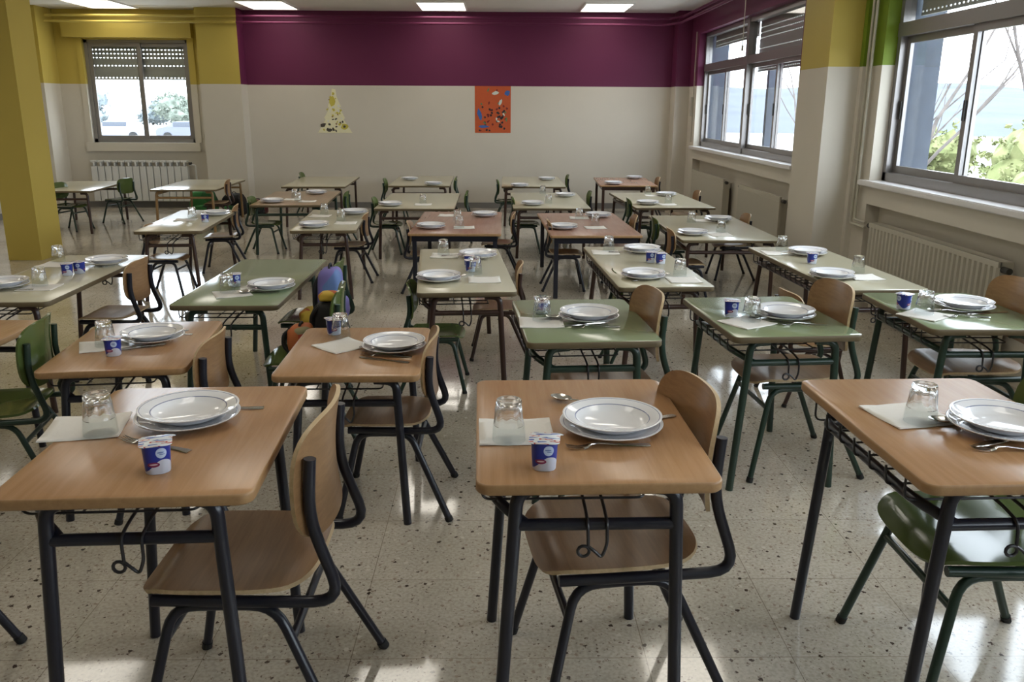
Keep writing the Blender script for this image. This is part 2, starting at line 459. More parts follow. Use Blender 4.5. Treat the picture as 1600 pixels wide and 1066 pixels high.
def glass_mat(name, rough=0.0):
    m, nt, b = newmat(name)
    b.inputs['Base Color'].default_value = (.97, .98, .98, 1)
    b.inputs['Transmission Weight'].default_value = 1.0
    b.inputs['IOR'].default_value = 1.47
    b.inputs['Roughness'].default_value = rough
    return m
def tumbler_wall(name, solid):
    m = bpy.data.materials.new(name); m.use_nodes = True
    nt = m.node_tree; nt.nodes.clear()
    out = N(nt, 'ShaderNodeOutputMaterial'); tr = N(nt, 'ShaderNodeBsdfTransparent'); gl = N(nt, 'ShaderNodeBsdfGlossy'); rf = N(nt, 'ShaderNodeBsdfGlass', IOR=1.45, Roughness=0.0)
    tr.inputs['Color'].default_value = (.95, .965, .965, 1); gl.inputs['Roughness'].default_value = .03
    fr = N(nt, 'ShaderNodeLayerWeight', Blend=.5)
    pw = N(nt, 'ShaderNodeMath', operation='POWER'); pw.inputs[1].default_value = 4.0
    ma = N(nt, 'ShaderNodeMath', operation='MULTIPLY_ADD'); ma.inputs[1].default_value = .30; ma.inputs[2].default_value = .02
    nt.links.new(fr.outputs['Facing'], pw.inputs[0]); nt.links.new(pw.outputs[0], ma.inputs[0])
    mx = N(nt, 'ShaderNodeMixShader'); m2 = N(nt, 'ShaderNodeMixShader'); m2.inputs[0].default_value = solid
    nt.links.new(ma.outputs[0], mx.inputs[0]); nt.links.new(tr.outputs[0], mx.inputs[1]); nt.links.new(gl.outputs[0], mx.inputs[2])
    nt.links.new(mx.outputs[0], m2.inputs[1]); nt.links.new(rf.outputs[0], m2.inputs[2])
    nt.links.new(m2.outputs[0], out.inputs['Surface'])
    return m
M['glass'] = tumbler_wall('thin tumbler glass', 0.0)
M['glass_thick'] = tumbler_wall('thick facetted tumbler glass', .8)

def pane_mat():
    m = bpy.data.materials.new('window pane'); m.use_nodes = True
    nt = m.node_tree; nt.nodes.clear()
    out = N(nt, 'ShaderNodeOutputMaterial'); tr = N(nt, 'ShaderNodeBsdfTransparent'); gl = N(nt, 'ShaderNodeBsdfGlossy')
    tr.inputs['Color'].default_value = (.93, .95, .96, 1)
    gl.inputs['Roughness'].default_value = .02
    fr = N(nt, 'ShaderNodeLayerWeight', Blend=.5)
    pw = N(nt, 'ShaderNodeMath', operation='POWER'); pw.inputs[1].default_value = 5.0
    ma = N(nt, 'ShaderNodeMath', operation='MULTIPLY_ADD'); ma.inputs[1].default_value = .55; ma.inputs[2].default_value = .035
    nt.links.new(fr.outputs['Facing'], pw.inputs[0]); nt.links.new(pw.outputs[0], ma.inputs[0])
    mx = N(nt, 'ShaderNodeMixShader')
    nt.links.new(ma.outputs[0], mx.inputs[0]); nt.links.new(tr.outputs[0], mx.inputs[1]); nt.links.new(gl.outputs[0], mx.inputs[2])
    nt.links.new(mx.outputs[0], out.inputs['Surface'])
    return m
M['pane'] = pane_mat()

def wallpaint(name, col):
    m = plain(name, col, .55, var=.035, scale=3, spec=.3)
    return m
M['white'] = wallpaint('off white wall paint', (.60, .555, .475))
M['magenta'] = wallpaint('magenta wall paint', (.125, .018, .062))
M['yellow'] = wallpaint('mustard wall paint', (.49, .38, .085))
M['lime'] = wallpaint('lime green wall paint', (.16, .235, .02))
M['ceiling'] = wallpaint('ceiling paint', (.84, .82, .78))

def terrazzo():
    m, nt, b = newmat('polished terrazzo tiles')
    tc = N(nt, 'ShaderNodeTexCoord')
    base = N(nt, 'ShaderNodeTexNoise', Scale=2.2, Detail=5.0)
    nt.links.new(tc.outputs['Object'], base.inputs['Vector'])
    r0 = N(nt, 'ShaderNodeValToRGB')
    r0.color_ramp.elements[0].position = .3; r0.color_ramp.elements[1].position = .7
    r0.color_ramp.elements[0].color = (.47, .42, .34, 1); r0.color_ramp.elements[1].color = (.64, .58, .49, 1)
    nt.links.new(base.outputs['Fac'], r0.inputs[0])
    fine = N(nt, 'ShaderNodeTexNoise', Scale=95.0, Detail=3.0)
    nt.links.new(tc.outputs['Object'], fine.inputs['Vector'])
    mf = N(nt, 'ShaderNodeMix', data_type='RGBA', blend_type='MULTIPLY'); mf.inputs[0].default_value = .55
    rf = N(nt, 'ShaderNodeValToRGB')
    rf.color_ramp.elements[0].position = .38; rf.color_ramp.elements[1].position = .58
    rf.color_ramp.elements[0].color = (.66, .64, .60, 1); rf.color_ramp.elements[1].color = (1, 1, 1, 1)
    nt.links.new(fine.outputs['Fac'], rf.inputs[0])
    nt.links.new(r0.outputs[0], mf.inputs[6]); nt.links.new(rf.outputs[0], mf.inputs[7])
    last = mf.outputs[2]
    wob = N(nt, 'ShaderNodeTexNoise', Scale=130.0, Detail=2.0)
    nt.links.new(tc.outputs['Object'], wob.inputs['Vector'])
    wa = N(nt, 'ShaderNodeVectorMath', operation='MULTIPLY_ADD'); wa.inputs[1].default_value = (.016, .016, 0)
    nt.links.new(wob.outputs['Color'], wa.inputs[0]); nt.links.new(tc.outputs['Object'], wa.inputs[2])
    for scale, thr, cut, col in ((36, .24, .87, (.075, .052, .04, 1)), (75, .26, .84, (.20, .15, .115, 1)), (50, .28, .84, (.34, .27, .21, 1)), (34, .25, .84, (.62, .57, .48, 1)), (120, .30, .80, (.26, .21, .17, 1))):
        v = N(nt, 'ShaderNodeTexVoronoi', Scale=float(scale), Randomness=1.0)
        nt.links.new(wa.outputs[0], v.inputs['Vector'])
        # only some of the cells hold a chip
        sep = N(nt, 'ShaderNodeSeparateColor'); nt.links.new(v.outputs['Color'], sep.inputs[0])
        gt = N(nt, 'ShaderNodeMath', operation='GREATER_THAN'); gt.inputs[1].default_value = cut
        nt.links.new(sep.outputs[0], gt.inputs[0])
        lt = N(nt, 'ShaderNodeMath', operation='LESS_THAN'); lt.inputs[1].default_value = thr
        nt.links.new(v.outputs['Distance'], lt.inputs[0])
        mu = N(nt, 'ShaderNodeMath', operation='MULTIPLY'); nt.links.new(gt.outputs[0], mu.inputs[0]); nt.links.new(lt.outputs[0], mu.inputs[1])
        mx = N(nt, 'ShaderNodeMix', data_type='RGBA'); mx.inputs[7].default_value = col
        nt.links.new(mu.outputs[0], mx.inputs[0]); nt.links.new(last, mx.inputs[6])
        last = mx.outputs[2]
    br = N(nt, 'ShaderNodeTexBrick', Scale=1.0)
    br.offset = 0.0; br.squash = 1.0
    br.inputs['Brick Width'].default_value = .4; br.inputs['Row Height'].default_value = .4
    br.inputs['Mortar Size'].default_value = .0016; br.inputs['Mortar Smooth'].default_value = .4
    br.inputs['Color1'].default_value = (1, 1, 1, 1); br.inputs['Color2'].default_value = (.93, .93, .92, 1); br.inputs['Mortar'].default_value = (.55, .52, .48, 1)
    nt.links.new(tc.outputs['Object'], br.inputs['Vector'])
    mb = N(nt, 'ShaderNodeMix', data_type='RGBA', blend_type='MULTIPLY'); mb.inputs[0].default_value = 1.0
    nt.links.new(last, mb.inputs[6]); nt.links.new(br.outputs['Color'], mb.inputs[7])
    nt.links.new(mb.outputs[2], b.inputs['Base Color'])
    b.inputs['Roughness'].default_value = .11
    rn = N(nt, 'ShaderNodeMapRange'); rn.inputs[3].default_value = .045; rn.inputs[4].default_value = .11; b.inputs['Specular IOR Level'].default_value = .8
    nt.links.new(base.outputs['Fac'], rn.inputs[0]); nt.links.new(rn.outputs[0], b.inputs['Roughness'])
    wv = N(nt, 'ShaderNodeTexNoise', Scale=6.0, Detail=1.0)
    nt.links.new(tc.outputs['Object'], wv.inputs['Vector'])
    bp = N(nt, 'ShaderNodeBump', Strength=.05, Distance=.01)
    nt.links.new(wv.outputs['Fac'], bp.inputs['Height']); nt.links.new(bp.outputs['Normal'], b.inputs['Normal'])
    return m
M['floor'] = terrazzo()

def emit(name, col, s):
    m, nt, b = newmat(name)
    b.inputs['Base Color'].default_value = (*col, 1)
    b.inputs['Emission Color'].default_value = (*col, 1)
    b.inputs['Emission Strength'].default_value = s
    return m
M['lamp'] = emit('lit diffuser', (1, .94, .83), 3.2)

def yogurt_mat():
    """printed cup: blue with a white wave, a pale oval badge and a red strip of small letters"""
    m, nt, b = newmat('printed yogurt cup')
    tc = N(nt, 'ShaderNodeTexCoord'); sp = N(nt, 'ShaderNodeSeparateXYZ')
    nt.links.new(tc.outputs['Object'], sp.inputs[0])
    def math_(op, a, b_=None, c=None):
        n = N(nt, 'ShaderNodeMath', operation=op)
        for i, v in enumerate((a, b_, c)):
            if v is None: continue
            if isinstance(v, (int, float)): n.inputs[i].default_value = v
            else: nt.links.new(v, n.inputs[i])
        return n.outputs[0]
    ang = math_('ARCTAN2', sp.outputs[0], math_('MULTIPLY', sp.outputs[1], -1))
    z = sp.outputs[2]
    # diagonal wave
    wave = math_('MULTIPLY_ADD', math_('SINE', math_('MULTIPLY_ADD', ang, 2.0, .6)), .013, .019)
    low = math_('LESS_THAN', z, wave)
    mx = N(nt, 'ShaderNodeMix', data_type='RGBA'); mx.inputs[6].default_value = (.015, .035, .30, 1); mx.inputs[7].default_value = (.62, .66, .78, 1)
    nt.links.new(low, mx.inputs[0])
    last = mx.outputs[2]
    def badge(a0, z0, ra, rz, col, last):
        da = math_('DIVIDE', math_('SUBTRACT', math_('ABSOLUTE', math_('SUBTRACT', ang, a0)), 0), ra)
        dz = math_('DIVIDE', math_('SUBTRACT', z, z0), rz)
        d = math_('ADD', math_('MULTIPLY', da, da), math_('MULTIPLY', dz, dz))
        f = math_('LESS_THAN', d, 1.0)
        k = N(nt, 'ShaderNodeMix', data_type='RGBA'); k.inputs[7].default_value = col
        nt.links.new(f, k.inputs[0]); nt.links.new(last, k.inputs[6])
        return k.outputs[2]
    for a0 in (.35, -2.0, 2.5):
        last = badge(a0, .046, .38, .011, (.55, .66, .86, 1), last)
        last = badge(a0 - .04, .0475, .24, .0017, (.16, .24, .52, 1), last)
        last = badge(a0 + .06, .0435, .20, .0012, (.20, .28, .56, 1), last)
    for a0 in (-.25, 2.0, -2.4):
        last = badge(a0, .022, .45, .0055, (.22, .02, .09, 1), last)
        last = badge(a0, .0225, .30, .0016, (.75, .6, .65, 1), last)
    nt.links.new(last, b.inputs['Base Color'])
    b.inputs['Roughness'].default_value = .3
    return m
M['yogurt'] = yogurt_mat()

def lid_mat():
    m, nt, b = newmat('printed foil lid')
    tc = N(nt, 'ShaderNodeTexCoord'); mp = N(nt, 'ShaderNodeMapping'); mp.inputs['Scale'].default_value = (18, 55, 1)
    mp.inputs['Rotation'].default_value = (0, 0, .5)
    nt.links.new(tc.outputs['Object'], mp.inputs['Vector'])
    no = N(nt, 'ShaderNodeTexNoise', Scale=1.6, Detail=1.0)
    nt.links.new(mp.outputs[0], no.inputs['Vector'])
    rp = N(nt, 'ShaderNodeValToRGB'); rp.color_ramp.interpolation = 'CONSTANT'
    e = rp.color_ramp.elements
    e[0].color = (.05, .10, .42, 1); e[1].position = .42; e[1].color = (.78, .82, .86, 1)
    for p, c in ((.60, (.50, .06, .05, 1)), (.66, (.80, .80, .78, 1))):
        x = e.new(p); x.color = c
    nt.links.new(no.outputs['Fac'], rp.inputs[0]); nt.links.new(rp.outputs[0], b.inputs['Base Color'])
    b.inputs['Roughness'].default_value = .3; b.inputs['Metallic'].default_value = .2
    return m
M['lid'] = lid_mat()

# ------------------------------------------------------------------ room shell
XR, XL, YB, YF, ZC, ZP = 2.68, -6.5, 12.8, -3.2, 2.75, 1.745
def wbox(bm, x0, x1, y0, y1, z0, z1):
    """wall block in two coats of paint: slot 0 below the paint line, slot 1 above"""
    if z0 < ZP: box(bm, x0, x1, y0, y1, z0, min(z1, ZP), 0)
    if z1 > ZP: box(bm, x0, x1, y0, y1, max(z0, ZP), z1, 1)

def struct(name, bm, mats, smooth=False):
    o = obj(name, bm, mats, None, smooth)
    o['kind'] = 'structure'
    return o

bm = bmesh.new(); box(bm, XL - .3, XR + .4, YF - .2, YB + .3, -.1, 0); struct('floor', bm, M['floor'])
# the lamps sit in the ceiling plane; ceiling slab above them
bm = bmesh.new(); box(bm, XL - .3, XR + .4, YF - .2, YB + .3, ZC, ZC + .12); struct('ceiling', bm, M['ceiling'])

WX = 2.80     # frame plane of the right-hand windows
WIN = [(7.93, 12.02), (2.10, 6.22), (-2.4, 1.7)]    # right-hand window openings along y
SILL, HEAD = .95, 2.42
def right_wall(name, y0, y1, wins, upper):
    bm = bmesh.new()
    ys = [y0]
    for a, b in sorted(wins):
        ys += [a, b]
    ys.append(y1)
    for i in range(0, len(ys) - 1, 2):
        wbox(bm, XR, XR + .34, ys[i], ys[i + 1], 0, ZC)
    for a, b in wins:
        wbox(bm, XR, XR + .34, a, b, HEAD, ZC)
        wbox(bm, XR, XR + .34, a, b, .78, SILL - .04)
        wbox(bm, XR + .10, XR + .34, a, b, 0, .78)
    return struct(name, bm, [M['white'], upper])
right_wall('wall_right', 7.1, YB + .3, [WIN[0]], M['magenta'])
right_wall('wall_right.001', YF - .2, 7.1, [WIN[1], WIN[2]], M['lime'])
# back wall: alcove with a window, pier, magenta stretch
bm = bmesh.new()
BX0, BX1, BZ0, BZ1 = -5.90, -4.42, .93, 2.35
for x0, x1, z0, z1 in ((XL - .3, BX0, 0, ZC), (BX1, -4.26, 0, ZC), (BX0, BX1, 0, BZ0), (BX0, BX1, BZ1, ZC)):
    wbox(bm, x0, x1, YB, YB + .3, z0, z1)
struct('wall_alcove', bm, [M['white'], M['yellow']])
bm = bmesh.new(); wbox(bm, -4.26, XR, YB, YB + .3, 0, ZC); struct('wall_back', bm, [M['white'], M['magenta']])
bm = bmesh.new(); wbox(bm, -4.18, -3.615, YB - .32, YB, 0, ZC)
pier = struct('wall_pier', bm, [M['white'], M['yellow'], M['magenta']])
for p in pier.data.polygons:      # its inner side belongs to the magenta stretch
    if p.material_index == 1 and p.normal.x > .9: p.material_index = 2
bm = bmesh.new(); wbox(bm, XL, XL + .22, YB - .45, YB, 0, ZC); struct('trim_1', bm, [M['white'], M['yellow']])
bm = bmesh.new(); wbox(bm, 2.48, XR, YB - .32, YB, 0, ZC); struct('trim_2', bm, [M['white'], M['magenta']])
bm = bmesh.new(); wbox(bm, XL - .3, XL, YF - .2, YB + .3, 0, ZC); struct('wall_left', bm, [M['white'], M['yellow']])
bm = bmesh.new(); wbox(bm, XL, XR, YF - .2, YF, 0, ZC); struct('wall_front', bm, [M['white'], M['lime']])
# columns
bm = bmesh.new(); box(bm, -4.73, -4.415, 8.2, 8.62, 0, ZC)
tag(struct('column_left', bm, M['yellow']), 'yellow painted square column at the left edge', 'column')
bm = bmesh.new(); wbox(bm, 2.405, XR, 6.5, 7.1, 0, ZC)
tag(struct('column_right', bm, [M['white'], M['yellow']]), 'column between the right windows, yellow above white', 'column')
bm = bmesh.new(); wbox(bm, 2.635, XR, 6.22 + .22, 6.5, 0, ZC); struct('trim_3', bm, [M['white'], M['lime']])
# beam over the alcove window (shutter casing)
bm = bmesh.new(); box(bm, -6.12, -4.32, YB - .12, YB, 2.37, 2.60); struct('trim_4', bm, M['yellow'])
bm = bmesh.new()
for x0, x1, y0, y1 in ((XL + .22, -4.18, YB - .015, YB), (XL, XL + .015, 8.0, YB - .45), (-3.615, 2.48, YB - .015, YB)):
    box(bm, x0, x1, y0, y1, 0, .08)
struct('baseboard_back', bm, M['baseboard'])

# ------------------------------------------------------------------ windows on the right
def part(name, bm, mat, parent, **k):
    return obj(name, bm, mat, parent, **k)

def right_window(n, y0, y1, quarters, shutter_drop):
    root = empty('window_%d' % n, (WX, (y0 + y1) / 2, SILL)); root['kind'] = 'structure'
    oy, oz = -(y0 + y1) / 2, -SILL
    def B(bm, xa, xb, ya, yb, za, zb): box(bm, xa - WX, xb - WX, ya + oy, yb + oy, za + oz, zb + oz)
    TR = 1.93
    bm = bmesh.new()
    f = .05
    B(bm, WX - .03, WX + .05, y0, y0 + f, SILL, HEAD); B(bm, WX - .03, WX + .05, y1 - f, y1, SILL, HEAD)
    B(bm, WX - .03, WX + .05, y0, y1, SILL, SILL + .06); B(bm, WX - .03, WX + .05, y0, y1, HEAD - .05, HEAD)
    B(bm, WX - .035, WX + .05, y0, y1, TR, TR + .09)
    mid = (y0 + y1) / 2
    B(bm, WX - .04, WX + .05, mid - .045, mid + .045, SILL, HEAD)
    part('window_frame', bm, M['alu'], root, smooth=False)
    # sliding sashes, two to each half
    edges = [(y0 + f, quarters[0] + .03, .0), (quarters[0] - .03, mid - .045, .028), (mid + .045, quarters[1] + .03, .0), (quarters[1] - .03, y1 - f, .028)]
    for a, b, dx in edges:
        bm = bmesh.new(); t = .05; x0 = WX - .01 + dx
        B(bm, x0, x0 + .024, a, a + t, SILL + .06, TR); B(bm, x0, x0 + .024, b - t, b, SILL + .06, TR)
        B(bm, x0, x0 + .024, a + t, b - t, SILL + .06, SILL + .11); B(bm, x0, x0 + .024, a + t, b - t, TR - .045, TR)
        s = part('sash', bm, M['alu'], root, smooth=False)
        bm = bmesh.new(); B(bm, x0 + .009, x0 + .015, a + t, b - t, SILL + .11, TR - .045)
        part('pane', bm, M['pane'], s, smooth=False)
        bm = bmesh.new(); B(bm, x0 - .012, x0, b - .036, b - .016, 1.38, 1.50)
        part('latch', bm, M['dark_valve'], s, smooth=False)
    for a, b in ((y0 + f, mid - .045), (mid + .045, y1 - f)):
        bm = bmesh.new(); B(bm, WX + .01, WX + .016, a, b, TR + .09, HEAD - .05); part('pane', bm, M['pane'], root, smooth=False)
    # roller shutter let down outside the upper light
    for (a, b), drop in zip(((y0 + f, mid - .03), (mid + .03, y1 - f)), shutter_drop):
        shutter(root, 'x', WX + .09, a, b, HEAD + .05 - drop, HEAD + .05, (WX, -oy, -oz))
    # window board
    bm = bmesh.new(); B(bm, XR - .045, XR + .42, y0 - .10, y1 + .10, SILL - .04, SILL)
    bmesh.ops.bevel(bm, geom=[e for e in bm.edges], offset=.006, segments=2, affect='EDGES')
    part('window_sill', bm, M['white_sill'], root)
    return root

def shutter(root, axis, pos, a, b, z0, z1, org):
    """slatted roller shutter: slats 55 mm high with a row of slots between them"""
    bm = bmesh.new()
    H_ = .055; z = z1
    def bx(u0, u1, za, zb, d0=0.0, d1=.012):
        if axis == 'x': box(bm, pos + d0 - org[0], pos + d1 - org[0], u0 - org[1], u1 - org[1], za - org[2], zb - org[2])
        else: box(bm, u0 - org[0], u1 - org[0], pos + d0 - org[1], pos + d1 - org[1], za - org[2], zb - org[2])
    k = 0
    while z - H_ > z0 - 1e-3:
        bx(a, b, z - H_ + .013, z)                      # solid slat
        tight = (k % 7 in (0, 1, 5)) and k > 0
        if tight: bx(a, b, z - H_, z - H_ + .013, .002, .010)
        else:
            u = a
            while u < b:
                bx(u, min(u + .028, b), z - H_, z - H_ + .013, .002, .010)
                u += .052
        z -= H_; k += 1
    bx(a, b, z - .02, z, -.002, .016)
    return part('roller_shutter', bm, M['shutter'], root, smooth=False)

right_window(1, *WIN[0], (8.93, 10.95), (.62, .26))
right_window(2, *WIN[1], (3.15, 5.24), (.40, .40))
right_window(3, *WIN[2], (-1.3, .7), (.40, .40))  # window out of view beside the camera, added for its daylight
# rendered outer reveals seen through the panes
bm = bmesh.new()
for a, b in WIN:
    box(bm, WX + .055, XR + .40, b - .02, b + .10, SILL, HEAD + .1)
    box(bm, WX + .055, XR + .40, a - .10, a + .02, SILL, HEAD + .1)
    box(bm, XR + .34, XR + .42, (a + b) / 2 - .05, (a + b) / 2 + .03, SILL - .1, HEAD + .1)
struct('trim_5', bm, M['outer_wall'])

# alcove window
root = empty('window_4', ((BX0 + BX1) / 2, YB + .08, BZ0)); root['kind'] = 'structure'
ox, oy, oz = (BX0 + BX1) / 2, YB + .08, BZ0
def B4(bm, xa, xb, ya, yb, za, zb): box(bm, xa - ox, xb - ox, ya - oy, yb - oy, za - oz, zb - oz)
bm = bmesh.new()
B4(bm, BX0, BX0 + .05, YB + .04, YB + .13, BZ0, BZ1); B4(bm, BX1 - .05, BX1, YB + .04, YB + .13, BZ0, BZ1)
B4(bm, BX0, BX1, YB + .04, YB + .13, BZ0, BZ0 + .05); B4(bm, BX0, BX1, YB + .04, YB + .13, BZ1 - .04, BZ1)
part('window_frame', bm, M['alu'], root, smooth=False)
for a, b, dy in ((BX0 + .05, -5.11, 0), (-5.19, BX1 - .05, .03)):
    bm = bmesh.new(); y0 = YB + .055 + dy; t = .05
    B4(bm, a, a + t, y0, y0 + .025, BZ0 + .05, BZ1 - .04); B4(bm, b - t, b, y0, y0 + .025, BZ0 + .05, BZ1 - .04)
    B4(bm, a + t, b - t, y0, y0 + .025, BZ0 + .05, BZ0 + .10); B4(bm, a + t, b - t, y0, y0 + .025, BZ1 - .09, BZ1 - .04)
    s = part('sash', bm, M['alu'], root, smooth=False)
    bm = bmesh.new(); B4(bm, a + t, b - t, y0 + .01, y0 + .016, BZ0 + .10, BZ1 - .09); part('pane', bm, M['pane'], s, smooth=False)
shutter(root, 'y', YB + .16, BX0 + .02, BX1 - .02, 1.79, BZ1 + .03, (ox, oy, oz))
bm = bmesh.new(); B4(bm, BX0 - .09, BX1 + .07, YB - .06, YB + .2, BZ0 - .12, BZ0)
part('window_sill', bm, M['white'], root, smooth=False)
for xa, xb in ((BX0 - .08, BX0), (BX1, BX1 + .09)):
    bm = bmesh.new()
    box(bm, xa - ox, xb - ox, YB - .02 - oy, YB + .04 - oy, 0, ZP - oz, 0); box(bm, xa - ox, xb - ox, YB - .02 - oy, YB + .04 - oy, ZP - oz, BZ1 + .02 - oz, 1)
    part('architrave', bm, [M['white'], M['yellow']], root, smooth=False)
# ------------------------------------------------------------------ pipes, radiators, cords
bm = bmesh.new()
for z, dy, dx in ((2.635, .0, 0), (2.555, .02, .03)):
    tube(bm, [(XL + .3, YB - .36 - dy, z), (-3.62, YB - .36 - dy, z), (-3.60, YB - .36 - dy, z), (2.33 - dx, YB - .36 - dy, z), (2.46 - dx, YB - .75, z), (2.46 - dx, 7.25, z), (2.3 - dx, 7.1, z), (2.3 - dx, 6.4, z), (2.55 - dx, 6.2, z), (2.55 - dx, 0, z)], .016, .06)
o = struct('trim_6', bm, [M['magenta'], M['yellow']], True)
for p in o.data.polygons:
    if p.center.x < -3.6: p.material_index = 1
bm = bmesh.new()
for y in (6.32, 6.38):
    tube(bm, [(2.645, y, 2.6), (2.645, y, .62 if y > 6.35 else .655), (2.645, 6.12, .62 if y > 6.35 else .655)], .011, .03)
heating_pipe = tag(obj('heating_pipe', bm, M['radiator']), 'pair of thin cream pipes running down beside the column', 'pipe')

def panel_radiator(y0, y1, z0, z1, ribs, label, x0=2.645, x1=2.73):
    r = empty('radiator', (x0, (y0 + y1) / 2, 0)); tag(r, label, 'radiator')
    L = y1 - y0
    bm = bmesh.new()
    if ribs:
        n = ribs
        prof = []
        for i in range(n):
            a = -L / 2 + L * i / n; w = L / n
            prof += [(a + w * .12, .012), (a + w * .28, 0), (a + w * .72, 0), (a + w * .88, .012)]
        vs = []
        for y, dx in prof: vs.append((bm.verts.new((dx, y, z0 + .03)), bm.verts.new((dx, y, z1 - .03))))
        for a, b in zip(vs, vs[1:]): bm.faces.new((a[0], b[0], b[1], a[1]))
        box(bm, .012, x1 - x0, -L / 2, L / 2, z0, z1)
        box(bm, 0, .02, -L / 2, L / 2, z1 - .03, z1); box(bm, 0, .02, -L / 2, L / 2, z0, z0 + .03)
    else:
        box(bm, 0, .02, -L / 2, L / 2, z0, z1); box(bm, .022, x1 - x0, -L / 2 + .03, L / 2 - .03, z0 + .03, z1 - .03)
        box(bm, -.003, .0, -L / 2 + .02, L / 2 - .02, z1 - .05, z1 - .045)
    part('panel', bm, M['radiator'], r, smooth=False)
    for y, z in ((L / 2 + .03, z1 - .03), (-L / 2 - .03, z1 - .04)):
        bm = bmesh.new(); tube(bm, [(.03, y + .035, z), (.03, y - .03, z)], .018); part('valve', bm, M['dark_valve'], r)
    for y in (-L / 2 + .15, L / 2 - .15):
        bm = bmesh.new(); box(bm, x1 - x0, .13, y - .015, y + .015, z1 - .12, z1 - .06); part('bracket', bm, M['radiator'], r, smooth=False)
panel_radiator(4.42, 6.06, .10, .665, 30, 'long ribbed cream radiator under the nearer right window')
panel_radiator(8.06, 9.50, .10, .645, 0, 'flat cream radiator panel next to the right column')
panel_radiator(10.15, 11.85, .10, .645, 0, 'flat cream radiator panel nearest the back corner')
r = empty('radiator', (-5.22, YB - .12, 0)); tag(r, 'white sectional radiator under the alcove window', 'radiator')
for i in range(14):
    bm = bmesh.new(); x = -.65 + i * .1
    box(bm, x - .045, x + .045, -.045, .045, .10, .60); box(bm, x - .012, x + .012, -.05, .05, .6, .66); box(bm, x - .045, x + .045, -.045, .045, .655, .685)
    bmesh.ops.bevel(bm, geom=list(bm.edges), offset=.006, segments=1, affect='EDGES')
    part('section', bm, M['radiator_w'], r, smooth=False)
bm = bmesh.new(); tube(bm, [(.72, 0, .62), (.80, 0, .62), (.80, 0, .0)], .012, .03); part('feed_pipe', bm, M['radiator_w'], r)
bm = bmesh.new(); tube(bm, [(.71, 0, .64), (.75, 0, .64)], .022); part('valve', bm, M['dark_valve'], r)
bm = bmesh.new(); tube(bm, [(2.28, 8.4, 2.75), (2.28, 8.4, 2.02)], .004, seg=6); tube(bm, [(2.28, 8.4, 2.02), (2.28, 8.4, 1.97)], .012, seg=8)
tag(obj('pull_cord', bm, M['radiator']), 'thin cord hanging from the ceiling before the far window', 'cord')
bm = bmesh.new(); box(bm, 2.670, 2.680, 12.16, 12.185, 1.0, 2.45); box(bm, 2.64, 2.68, 12.145, 12.20, 1.35, 1.6)
tag(obj('shutter_strap', bm, M['radiator'], smooth=False), 'shutter strap on the wall left of the far window', 'strap')
bm = bmesh.new(); box(bm, -4.285, -4.275, YB - .01, YB, 1.05, 2.3); tube(bm, [(-4.28, YB - .03, 1.0), (-4.28, YB - .03, 1.06)], .025, seg=10)
tag(obj('shutter_strap', bm, M['radiator'], smooth=False), 'shutter strap right of the alcove window', 'strap')

# ceiling lamps
lx = (-5.27, -3.07, -.76, 1.42)
wherex = ('leftmost', 'second from left', 'third from left', 'rightmost')
k = 0
for yi, (y, rown) in enumerate(((12.07, 'back'), (8.75, 'middle'), (5.45, 'near'), (2.1, 'overhead'))):
    for i, x in enumerate(lx):
        if yi and i == 0 and y > 8: x = -5.4
        r = empty('ceiling_lamp', (x, y, ZC))
        tag(r, 'square lit ceiling lamp panel, %s in the %s row' % (wherex[i], rown), 'ceiling lamp', 'ceiling lamp panels')
        if k == 0:
            k = 1
            bm = bmesh.new(); w, d = .30, .45
            for a, b, c_, d_ in ((-w - .02, w + .02, -d - .02, -d), (-w - .02, w + .02, d, d + .02), (-w - .02, -w, -d, d), (w, w + .02, -d, d)):
                box(bm, a, b, c_, d_, -.02, 0)
            part('frame', bm, M['ceiling'], r, smooth=False)
            bm = bmesh.new(); box(bm, -w, w, -d, d, -.012, -.001); part('diffuser', bm, M['lamp'], r, smooth=False)
            lampsrc = r
        else:
            for ch in lampsrc.children:
                c = ch.copy(); COL.objects.link(c); c.parent = r

# wall pictures
def blob(bm, x, z, rx, rz, rot, mi, y, n=9):
    c = [bm.verts.new((x + (rx * math.cos(a) * math.cos(rot) - rz * math.sin(a) * math.sin(rot)) * (1 + .25 * random.uniform(-1, 1)), y, z + (rx * math.cos(a) * math.sin(rot) + rz * math.sin(a) * math.cos(rot)) * (1 + .25 * random.uniform(-1, 1)))) for a in [2 * PI * k / n for k in range(n)]]
    bm.faces.new(c).material_index = mi
rnd = random.Random(3)
pm = [plain('poster orange card', (.50, .085, .018), .6), plain('poster black', (.02, .015, .02), .6), plain('poster blue', (.04, .12, .38), .6), plain('poster white', (.6, .62, .55), .6), plain('poster dark red', (.16, .012, .012), .6), plain('poster green', (.10, .2, .08), .6)]
bm = bmesh.new(); box(bm, -.27, .25, 0, .004, -.33, .325, 0)
for i in range(22): blob(bm, rnd.uniform(-.23, .21), rnd.uniform(-.3, .05), .016, .016, 0, rnd.choice((1, 1, 4)), -.001)
for i in range(12): blob(bm, rnd.uniform(.05, .21), rnd.uniform(-.27, -.02), .018, .018, 0, 1, -.0015)
for i in range(16): blob(bm, rnd.uniform(-.2, .2), rnd.uniform(-.3, .3), rnd.uniform(.01, .03), .012, rnd.uniform(0, 3), rnd.choice((3, 4, 5, 5)), -.002)
blob(bm, -.2, -.07, .03, .075, .3, 2, -.003); blob(bm, .2, .23, .045, .035, 0, 2, -.003); blob(bm, -.14, -.24, .07, .02, 0, 2, -.003); blob(bm, .03, .23, .05, .025, .2, 3, -.003); blob(bm, .1, .1, .02, .05, -.4, 3, -.003)
